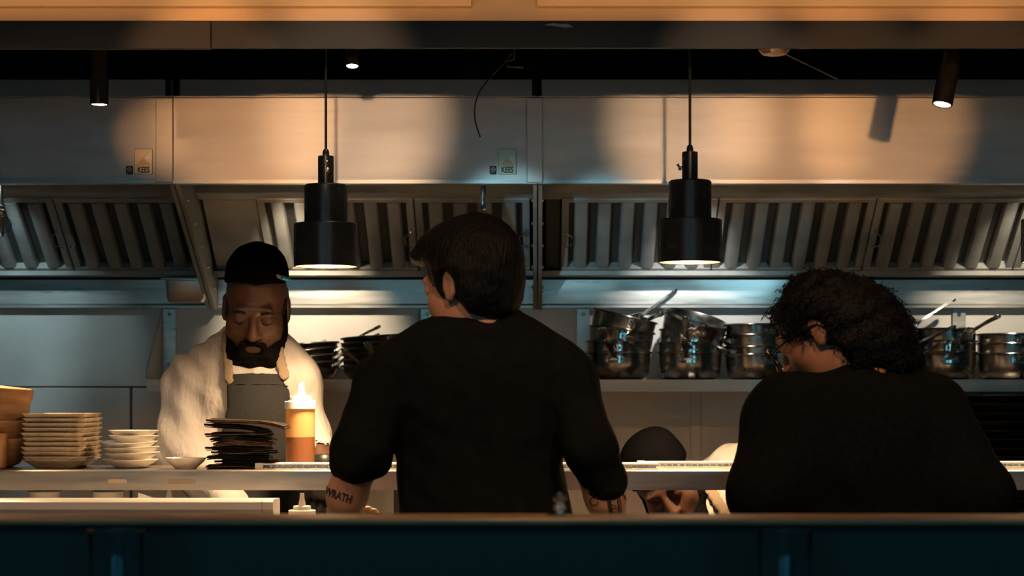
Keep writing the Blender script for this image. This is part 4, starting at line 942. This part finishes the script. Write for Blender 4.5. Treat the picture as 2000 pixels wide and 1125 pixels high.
# tattoos
def sdl(p):
    q = (np.array(p) - skin_field.g.lo) / skin_field.g.h; i = np.clip(np.floor(q).astype(int), 0, skin_field.g.n - 2); t = q - i
    c = skin_field.a[i[0]:i[0] + 2, i[1]:i[1] + 2, i[2]:i[2] + 2]
    c = c[0] * (1 - t[0]) + c[1] * t[0]; c = c[0] * (1 - t[1]) + c[1] * t[1]; return float(c[0] * (1 - t[2]) + c[1] * t[2])
sdr = sdl
tm = text_mesh('WRATH', .0215, .0, .0009); tm.xf(Matrix.Translation(P(657, 975, 4.0)) @ Matrix.Rotation(math.radians(18), 4, 'Y') @ Matrix.Rotation(PI / 2, 4, 'X') @ Matrix.Diagonal((.78, 1.1, 1, 1)))
part('tattoo', project(tm, sdl, 3.90, 4.06, .0012), ink, person, world=True, smooth=0, label='blackletter style tattooed word on the forearm')
mk = MB()
for a, b, w_ in (((1186, 958), (1196, 1012), .0042), ((1203, 954), (1213, 1012), .0016), ((1208, 954), (1218, 1012), .0012)):
    mk.add(*stripe(P(*a, 4.0), P(*b, 4.0), w_))
for k in range(6):
    y = 962 + k * 8; x = 1191 + k * 1.4; mk.add(*stripe(P(x, y, 4.0), P(x + 9, y + (3 if k % 2 else -2), 4.0), .0009, 3))
for k in range(4): mk.add(*stripe(P(1212 + k * 3, 960 + k * 3, 4.0), P(1218 + k * 2, 966 + k * 4, 4.0), .0012, 3))
for k in range(6):
    a0 = k * .9; mk.add(*stripe(P(1160 + 8 * math.cos(a0), 980 + 8 * math.sin(a0), 4.0), P(1160 + 8 * math.cos(a0 + .9), 980 + 8 * math.sin(a0 + .9), 4.0), .001, 2))
part('tattoo', project(mk, sdr, 3.90, 4.06, .0012), ink, person, world=True, smooth=0, label='banded tattoo on the right forearm')

# ---- curly haired person, seen from behind
D = 3.95
P = lambda x, y, d=D: W(x, y, d)
per2 = thing('person', 'curly haired person in a black sweater leaning forward, seen from behind', 'person', (P(1690, 0).x, D, 0), group='people at the pass')
g = Grid((P(1370, 0).x, 3.62, 0), (P(2030, 0).x, 4.44, 1.62), .007)
sw = g.field()
sw.ell(P(1675, 842, 3.97), (.175, .135, .142), None, .05).ell(P(1690, 950, 3.97), (.225, .14, .22), None, .06).ell(P(1695, 1090, 3.97), (.20, .14, .15), None, .05)
LA = [P(1530, 806), P(1487, 965, 3.88), P(1545, 1075, 4.12)]; RA = [P(1812, 806), P(1910, 975, 3.88), P(1880, 1085, 4.12)]
sw.chain(LA, [.068, .068, .045], .03); sw.chain(RA, [.068, .072, .045], .03); sw.cone(P(1530, 806), P(1812, 806), .066, .066, .06)
sw.ell(P(1850, 940, 3.93), (.07, .09, .12), None, .05); sw.ell(P(1540, 930, 3.93), (.07, .09, .12), None, .05)
sw.cone(P(1640, 712, 3.975), P(1655, 790, 3.98), .062, .10, .05); sw.cone(P(1690, 745, 3.97), P(1690, 800, 3.97), .064, .10, .05)
sw.wave(.002, (30, 44), 8)
X_, Y_, Z_ = sw.xyz(); sw.a = np.maximum(sw.a, (.92 - Z_ + 0 * X_ + 0 * Y_).astype(np.float32))
sw.build('sweater', sweater_black, per2)
tr_ = g.field(); tr_.ell((P(1695, 0).x, 3.97, .92), (.18, .128, .12), None, .03); legs(tr_, P(1695, 0).x, 3.97, .88, .09, .012); tr_.build('trousers', shirt_black, per2)
s2 = g.field(); feet(s2, P(1695, 0).x, 3.97, .09, 1); s2.build('shoe_pair', black_paint, per2)
bd = g.field(); hm2 = headM(P(1606, 648, 3.97), 63, 30, 0, 0.95); H = Head(bd, hm2); H.base(.95)
bd.cone(P(1628, 700, 3.99), P(1655, 790, 3.97), .05, .06, .03); bd.ell(P(1680, 880, 3.97), (.15, .09, .16), None, .05).ell(P(1690, 1000, 3.97), (.15, .09, .2), None, .05)
bd.cone(P(1550, 812), P(1800, 812), .045, .045, .04)
bd.chain(LA, [.045, .042, .030], .02); bd.chain(RA, [.045, .042, .030], .02)
wl = LA[2] + Vector((.02, .07, -.03)); wr = RA[2] + Vector((-.02, .07, -.03)); wl.z = max(wl.z, .94); wr.z = max(wr.z, .94)
bd.cone(LA[2], wl, .030, .026, .01); bd.cone(RA[2], wr, .030, .026, .01)
hand(bd, wl, wl + Vector((.03, .12, -.02)), (0, 0, 1), 1, 1, .3); hand(bd, wr, wr + Vector((-.03, .12, -.02)), (0, 0, 1), -1, 1, .3)
legs(bd, P(1695, 0).x, 3.97, .9, .09)
bd.build('body', skin_olive, per2)
gh = Grid((P(1470, 0).x, 3.74, P(0, 790).z), (P(1850, 0).x, 4.24, P(0, 515).z), .0055)
hr = gh.field()
for x, y, d, r in ((1650, 625, 3.98, (.112, .112, .088)), (1612, 600, 4.0, (.075, .08, .055)), (1700, 665, 3.97, (.092, .10, .085)), (1590, 625, 4.03, (.05, .07, .05)), (1725, 700, 3.98, (.07, .09, .055)), (1668, 680, 3.93, (.058, .06, .060))):
    hr.ell(P(x, y, d), r, None, .03)
H2 = Head(hr, hm2)
H2.ell((0, .02, .040), (.090, .090, .090), .03); H2.ell((0, -.030, .056), (.070, .045, .040), .03)
H2.ell((0, -.150, -.050), (.13, .115, .082), .01, 'sub'); H2.ell((.085, -.045, -.062), (.080, .060, .066), .01, 'sub'); H2.ell((.105, .012, -.012), (.045, .022, .034), .008, 'sub'); H2.ell((.10, .0, -.09), (.07, .045, .055), .01, 'sub')
hr.wave(.0018, (110, 150, 190), 4)
curls = hr.build('hair', curl_black, per2)
rnd = random.Random(11); cm = MB()
me = curls.data; nv = len(me.vertices)
def coil(p0, out, L, rad, turns, th):
    out = out.normalized(); u = out.orthogonal().normalized(); v = out.cross(u); pts = []; n = int(12 * turns) + 4; bend_ = Vector((rnd.uniform(-.4, .4), rnd.uniform(-.4, .4), -rnd.uniform(.1, .8)))
    ph = rnd.uniform(0, 6)
    for i in range(n):
        t = i / (n - 1); a = ph + t * turns * 2 * PI; rr = rad * (.5 + .5 * math.sin(PI * min(1, t * 1.4 + .1)))
        pts.append(p0 + out * L * t * (1 - .25 * t) + bend_ * L * t * t * .6 + (u * math.cos(a) + v * math.sin(a)) * rr)
    return pts, th
for _ in range(1500):
    vv = me.vertices[rnd.randrange(nv)]; co = vv.co; n_ = vv.normal; wz = co.z
    if wz < P(0, 735).z: continue
    pts, th = coil(Vector(co) - Vector(n_) * .006, Vector(n_) + Vector((rnd.uniform(-.6, .6), rnd.uniform(-.6, .6), rnd.uniform(-.6, .3))), rnd.choice((rnd.uniform(.010, .020), rnd.uniform(.015, .036))), rnd.uniform(.004, .010), rnd.uniform(.7, 1.7), rnd.uniform(.0006, .0012))
    cm.tube(pts, [th] * (len(pts) - 2) + [th * .7, th * .4], 4)
o = part('curls', cm, curl_black, per2, smooth=180); o['kind'] = 'stuff'
# spectacles
gl = thing('spectacles', 'dark rimmed glasses on the curly haired person', 'glasses', hm2 @ Vector((0, -.10, 0)))
Gm = hm2
for q in (-1, 1):
    lp = [Gm @ Vector((q * (.034 + .026 * math.cos(a) * (1 + .12 * math.cos(2 * a))), -.118 + .012 * abs(math.cos(a)) * (1 if math.cos(a) * 1 > 0 else -.2), -.004 + .024 * math.sin(a))) for a in [2 * PI * k / 28 for k in range(29)]]
    part('rim', MB().tube(lp, .0023, 6, cap=False), frame_m, gl, world=True)
    mid = sum((Vector(v) for v in lp[:-1]), Vector()) / 28
    off = Vector(gl.location); part('lens', MB().add(lp[:-1] + [mid], [(k, (k + 1) % 28, 28) for k in range(28)]), lens_m, gl, world=True)
    part('temple', MB().tube([Gm @ Vector((q * .061, -.108, .004)), Gm @ Vector((q * .079, -.075, .006)), Gm @ Vector((q * .084, -.02, .010)), Gm @ Vector((q * .083, .02, .004)), Gm @ Vector((q * .080, .035, -.02))], .0022, 6), frame_m, gl, world=True)
part('bridge', MB().tube([Gm @ Vector((-.010, -.118, .004)), Gm @ Vector((0, -.123, .008)), Gm @ Vector((.010, -.118, .004))], .002, 6), frame_m, gl, world=True)

# ---- chef facing us
D = 5.08
P = lambda x, y, d=D: W(x, y, d)
chef = thing('person', 'bearded chef in a white shirt, denim apron and black cap, looking down', 'person', (P(485, 0).x, D, 0), group='people at the pass')
g = Grid((P(275, 0).x, 4.84, 0), (P(675, 0).x, 5.32, 1.62), .006)
st = g.field()
st.ell(P(487, 790, 5.10), (.150, .125, .19), None, .05).ell(P(487, 950, 5.11), (.160, .125, .24), None, .05).ell(P(487, 1080, 5.12), (.16, .125, .14), None, .05)
st.cone(P(470, 668, 5.10), P(378, 738, 5.09), .050, .066, .05); st.cone(P(525, 668, 5.10), P(578, 730, 5.09), .048, .058, .05)
LA = [P(376, 756, 5.08), P(358, 885, 5.03), P(440, 985, 4.955)]; RA = [P(580, 742, 5.08), P(600, 846, 5.08), P(626, 888, 5.01)]
st.chain(LA, [.074, .069, .050], .04); st.chain(RA, [.062, .056, .042], .03)
base = st.copy()
# folds
X_, Y_, Z_ = st.xyz()
fold = .0035 * np.sin(95 * (X_ - P(376, 0).x) + 38 * (Z_ - 1.3) + 2.2 * np.sin(22 * Z_) + 0 * Y_) * np.clip((Z_ - 1.10) * 6, 0, 1) + .0025 * np.sin(60 * (Z_ + .5 * X_) + 3 * np.sin(14 * X_) + 9 * Y_)
st.a = st.a + fold.astype(np.float32)
nk = g.field(); nk.ell(P(498, 655, 5.06), (.070, .075, .055), None, .02)
st.a = np.maximum(st.a, -nk.a); st.a = np.maximum(st.a, (.84 - Z_ + 0 * X_ + 0 * Y_).astype(np.float32))
cf = g.field(); cf.cone(RA[2] + (RA[2] - RA[1]) * -.05, RA[2] + (RA[2] - RA[1]) * .9, .037, .037, .005); st.a = np.maximum(st.a, -cf.a)
st.build('shirt', shirt_white, chef)
# stand collar
cl = g.field(); cl.ell(P(498, 662, 5.085), (.084, .085, .040), None, .02); ci = g.field(); ci.ell(P(498, 650, 5.07), (.074, .078, .070), None, .01)
cl.a = np.maximum(cl.a, -ci.a); cl.a = np.maximum(cl.a, -(Y_ - 4.995 + 0 * X_ + 0 * Z_).astype(np.float32)); cl.build('collar', shirt_white, chef)
ap = base.copy(); thick = .011
xt = np.clip((P(0, 735).z - Z_) / .35, 0, 1)
xl_ = P(455, 0).x - .05 * np.clip((P(0, 800).z - Z_) * 5, 0, 1.0); xr_ = P(573, 0).x + .05 * np.clip((P(0, 800).z - Z_) * 5, 0, 1.0)
topz = P(0, 733).z + .006 * np.sin((X_ - P(455, 0).x) * 20)
reg = np.maximum(np.maximum(xl_ - X_, X_ - xr_), np.maximum(Z_ - topz, Y_ - 5.07)) + 0 * X_ + 0 * Y_ + 0 * Z_
reg = np.maximum(reg, .45 - Z_)
torso = g.field(); torso.ell(P(487, 790, 5.10), (.150, .125, .19), None, .05).ell(P(487, 950, 5.11), (.160, .125, .24), None, .05).ell(P(487, 1080, 5.12), (.16, .125, .14), None, .05); torso.cone((P(487, 0).x, 5.10, .9), (P(487, 0).x, 5.09, .45), .14, .15, .05)
apf = Fld(g, np.maximum(np.maximum(torso.a - thick, -(torso.a - .001)), reg.astype(np.float32)))
apron = apf.build('apron', denim, chef, 'dark denim bib apron')
hemz = Fld(g, np.maximum(np.maximum(torso.a - thick - .003, -(torso.a - .008)), np.maximum(reg, np.abs(Z_ - topz + .028) - .0035).astype(np.float32)))
hemz.build('bib_seam', denim, apron)
for pts, nm in ((((447, 655), (452, 690), (460, 742)), 'strap'), (((545, 668), (553, 700), (563, 733)), 'strap')):
    sd = np.full(g.n, 9, np.float32)
    for (a, b) in zip(pts[:-1], pts[1:]):
        A = P(*a); B = P(*b); dx, dz = B.x - A.x, B.z - A.z; L2 = dx * dx + dz * dz
        t = np.clip(((X_ - A.x) * dx + (Z_ - A.z) * dz) / L2, 0, 1); e = np.sqrt((X_ - A.x - t * dx) ** 2 + (Z_ - A.z - t * dz) ** 2) - .0135
        sd = np.minimum(sd, (e + 0 * Y_).astype(np.float32))
    sd = np.maximum(sd, (Y_ - 5.12 + 0 * X_ + 0 * Z_).astype(np.float32))
    Fld(g, np.maximum(np.maximum(base.a - .012, -(base.a - .002)), sd)).build('strap', strap_tan, apron, 'tan woven apron strap')
tr_ = g.field(); tr_.ell((P(487, 0).x, 5.12, .86), (.152, .115, .12), None, .03); legs(tr_, P(487, 0).x, 5.12, .84, .075, .012); tr_.build('trousers', shirt_black, chef)
s2 = g.field(); feet(s2, P(487, 0).x, 5.10, .075, -1); s2.build('shoe_pair', black_paint, chef)
hm3 = headM(P(500, 600, 5.045), 184, 25, 3, 1.06)
g2 = Grid((P(275, 0).x, 4.84, 0), (P(675, 0).x, 5.32, 1.70), .005)
bd = g2.field(); H = Head(bd, hm3); H.base(1.06)
bd.cone(P(500, 640, 5.085), P(492, 700, 5.10), .058, .065, .03); bd.ell(P(487, 800, 5.10), (.125, .095, .17), None, .05).ell(P(487, 950, 5.11), (.13, .095, .2), None, .05)
bd.chain(LA, [.05, .048, .036], .02); bd.chain(RA, [.046, .042, .033], .02); bd.cone(P(470, 690, 5.1), LA[0], .045, .05, .04); bd.cone(P(520, 690, 5.1), RA[0], .045, .046, .04)
wl = Vector((LA[2].x + .04, 4.93, LA[2].z - .02)); wr = P(634, 905, 4.95)
bd.cone(LA[2], wl, .032, .028, .01); bd.cone(RA[2], wr, .032, .027, .01)
hand(bd, wl, wl + Vector((.10, -.02, -.06)), (0, -.3, 1), -1, 1, .5)
hand(bd, wr, wr + Vector((-.02, -.01, -.12)), (.3, -1, 0), -1, 1, .5)
legs(bd, P(487, 0).x, 5.12, .86, .075)
bd.build('body', skin_dark, chef)
gv = Grid(wr + Vector((-.12, -.10, -.26)), wr + Vector((.08, .08, .03)), .005)
gvf = gv.field(); gvf.cone(wr + (RA[2] - wr) * .55, wr, .036, .032, .01); hand(gvf, wr, wr + Vector((-.02, -.01, -.12)), (.3, -1, 0), -1, 1, .5); gvf.a -= .0025; gvf.build('glove', glove_black, chef, 'black kitchen glove')
gh = Grid(P(420, 730, 4.86), P(580, 460, 5.24), .0036)
cp = gh.field(); H2 = Head(cp, hm3)
H2.ell((0, .022, .056), (.086, .108, .090), .02); H2.ell((0, .035, .100), (.055, .075, .042), .03)
H2.ell((0, -.09, -.040), (.16, .30, .130), .008, 'sub')
cp.wave(.0012, (60, 90), 2)
cap = cp.build('cap', cap_m, chef, 'black skull cap')
bf = gh.field(); H3 = Head(bf, hm3)
for q in (-1, 1):
    H3.cone((q * .070, -.005, .02), (q * .066, -.018, -.05), .013, .017, .02); H3.cone((q * .064, -.02, -.05), (q * .040, -.062, -.098), .020, .026, .03); H3.cone((q * .024, -.102, -.057), (q * .031, -.098, -.085), .007, .008, .01)
H3.cone((-.035, -.072, -.108), (.035, -.072, -.108), .028, .028, .03); H3.cone((0, -.088, -.105), (0, -.088, -.122), .022, .018, .02); H3.cone((-.024, -.102, -.057), (.024, -.102, -.057), .0055, .0055, .008)
H3.ell((0, -.108, -.0715), (.022, .02, .011), .006, 'sub')
bf.wave(.0012, (170, 230), 9)
bf.build('beard', beard_m, chef, 'short full black beard')
hf = gh.field(); H4 = Head(hf, hm3)
for q in (-1, 1): H4.ell((q * .066, .02, .0), (.018, .045, .05), .02)
H4.ell((0, .07, -.03), (.065, .04, .07), .02)
for q in (-1, 1): H4.ell((q * .095, .012, -.012), (.028, .026, .038), .006, 'sub')
hf.build('hair', hair_black, chef)
for q in (-1, 1):
    eb = MB().tube([hm3 @ Vector((q * .018, -.0955, .021)), hm3 @ Vector((q * .034, -.0965, .026)), hm3 @ Vector((q * .050, -.087, .021))], [.0026, .0032, .0018], 6); part('eyebrow', eb, hair_black, chef, world=True)
    ed = MB().tube([hm3 @ Vector((q * .021, -.0945, -.003)), hm3 @ Vector((q * .032, -.0975, -.0055)), hm3 @ Vector((q * .044, -.0925, -.003))], [.0012, .0017, .0010], 6); part('lash_line', ed, hair_black, chef, world=True)
# pen tucked at the cap's edge
pa, pb = hm3 @ Vector((.066, -.088, .062)), hm3 @ Vector((.104, -.045, .050))
pa, pb = P(536, 538, 4.955), P(567, 547, 4.975)
t = thing('marker_pen', 'blue capped marker tucked under the edge of the black cap', 'pen', pa)
dv = pb - pa
part('barrel', MB().tube([pa - dv * .8 + Vector((0, .035, .004)), pa + dv * .45], .0050, 10), strap_tan, t, world=True)
part('pen_cap', MB().tube([pa + dv * .46, pb - dv * .03, pb], [.0062, .0062, .0045], 10), pen_blue, t, world=True)

# ---- bent cook behind the pass
D = 5.12
P = lambda x, y, d=D: W(x, y, d)
ck = thing('person', 'cook in a white shirt and black cap bending down behind the pass', 'person', (P(1560, 0).x, 5.22, 0), group='people at the pass')
g = Grid((P(1170, 0).x, 4.88, 0), (P(1760, 0).x, 5.50, 1.28), .008)
st = g.field(); st.chain([P(1398, 985, 5.12), P(1450, 968, 5.16), P(1560, 960, 5.22), P(1600, 1080, 5.25)], [.100, .130, .150, .15], .05)
LA = [P(1392, 1000, 5.06), P(1330, 1120, 5.0), P(1290, 1180, 4.96)]; RA = [P(1450, 1010, 5.3), P(1420, 1140, 5.25), P(1360, 1200, 5.05)]
st.chain(LA, [.068, .055, .042], .04); st.chain(RA, [.068, .055, .042], .04)
ckb = st.copy(); X_, Y_, Z_ = st.xyz(); st.a = st.a + (.003 * np.sin(70 * (X_ + .4 * Z_) + 3 * np.sin(20 * Y_))).astype(np.float32)
st.build('shirt', shirt_white, ck)
sd = np.full(g.n, 9, np.float32); A = P(1378, 950); B = P(1420, 1020); dx, dz = B.x - A.x, B.z - A.z; L2 = dx * dx + dz * dz
t_ = np.clip(((X_ - A.x) * dx + (Z_ - A.z) * dz) / L2, 0, 1); e = np.sqrt((X_ - A.x - t_ * dx) ** 2 + (Z_ - A.z - t_ * dz) ** 2) - .016
sd = np.maximum((e + 0 * Y_), Y_ - 5.14).astype(np.float32)
Fld(g, np.maximum(np.maximum(ckb.a - .013, -(ckb.a - .003)), sd)).build('strap', strap_tan, ck, 'tan apron strap')
tr_ = g.field(); tr_.ell((P(1600, 0).x, 5.26, .86), (.15, .12, .12), None, .03); legs(tr_, P(1600, 0).x, 5.26, .84, .075, .012); tr_.build('trousers', shirt_black, ck)
s2 = g.field(); feet(s2, P(1600, 0).x, 5.24, .075, -1); s2.build('shoe_pair', black_paint, ck)
hm4 = headM(P(1301, 945, 5.04), 176, 26, -33, 1.0)
g2 = Grid((P(1170, 0).x, 4.885, 0), (P(1760, 0).x, 5.50, 1.28), .007)
bd = g2.field(); H = Head(bd, hm4); H.base(1.0)
bd.cone(hm4 @ Vector((0, .03, -.13)), P(1410, 1000, 5.13), .055, .07, .03); bd.chain([P(1410, 990, 5.13), P(1560, 965, 5.22), P(1600, 1080, 5.25)], [.08, .115, .115], .05)
bd.chain(LA, [.046, .042, .033], .02); bd.chain(RA, [.046, .042, .033], .02)
wl = LA[2] + Vector((-.04, -.03, -.03)); wr = RA[2] + Vector((-.05, -.06, -.02)); bd.cone(LA[2], wl, .032, .027, .01); bd.cone(RA[2], wr, .032, .027, .01)
hand(bd, wl, wl + Vector((-.1, .01, -.05)), (0, 0, 1), 1, 1, .6); hand(bd, wr, wr + Vector((-.1, -.01, -.05)), (0, 0, 1), -1, 1, .6)
legs(bd, P(1600, 0).x, 5.26, .86, .075); bd.build('body', skin_dark, ck)
gh = Grid(P(1170, 1080, 4.885), P(1420, 820, 5.24), .0045)
cp = gh.field(); H2 = Head(cp, hm4); H2.ell((0, .020, .050), (.086, .108, .086), .02); H2.ell((0, .030, .095), (.072, .085, .040), .03); H2.ell((0, -.09, -.070), (.16, .30, .125), .008, 'sub'); cp.build('cap', cap_m, ck, 'black skull cap')
bf = gh.field(); H3 = Head(bf, hm4)
for q in (-1, 1):
    H3.cone((q * .066, -.012, -.01), (q * .062, -.02, -.055), .012, .017, .02); H3.cone((q * .062, -.02, -.05), (q * .038, -.062, -.098), .018, .024, .03); H3.cone((q * .022, -.100, -.057), (q * .029, -.096, -.085), .006, .008, .01)
H3.cone((-.032, -.070, -.106), (.032, -.070, -.106), .026, .026, .03); H3.cone((-.022, -.100, -.057), (.022, -.100, -.057), .0055, .0055, .008); H3.ell((0, -.106, -.0715), (.020, .02, .010), .006, 'sub')
bf.build('beard', beard_m, ck, 'short dark beard')
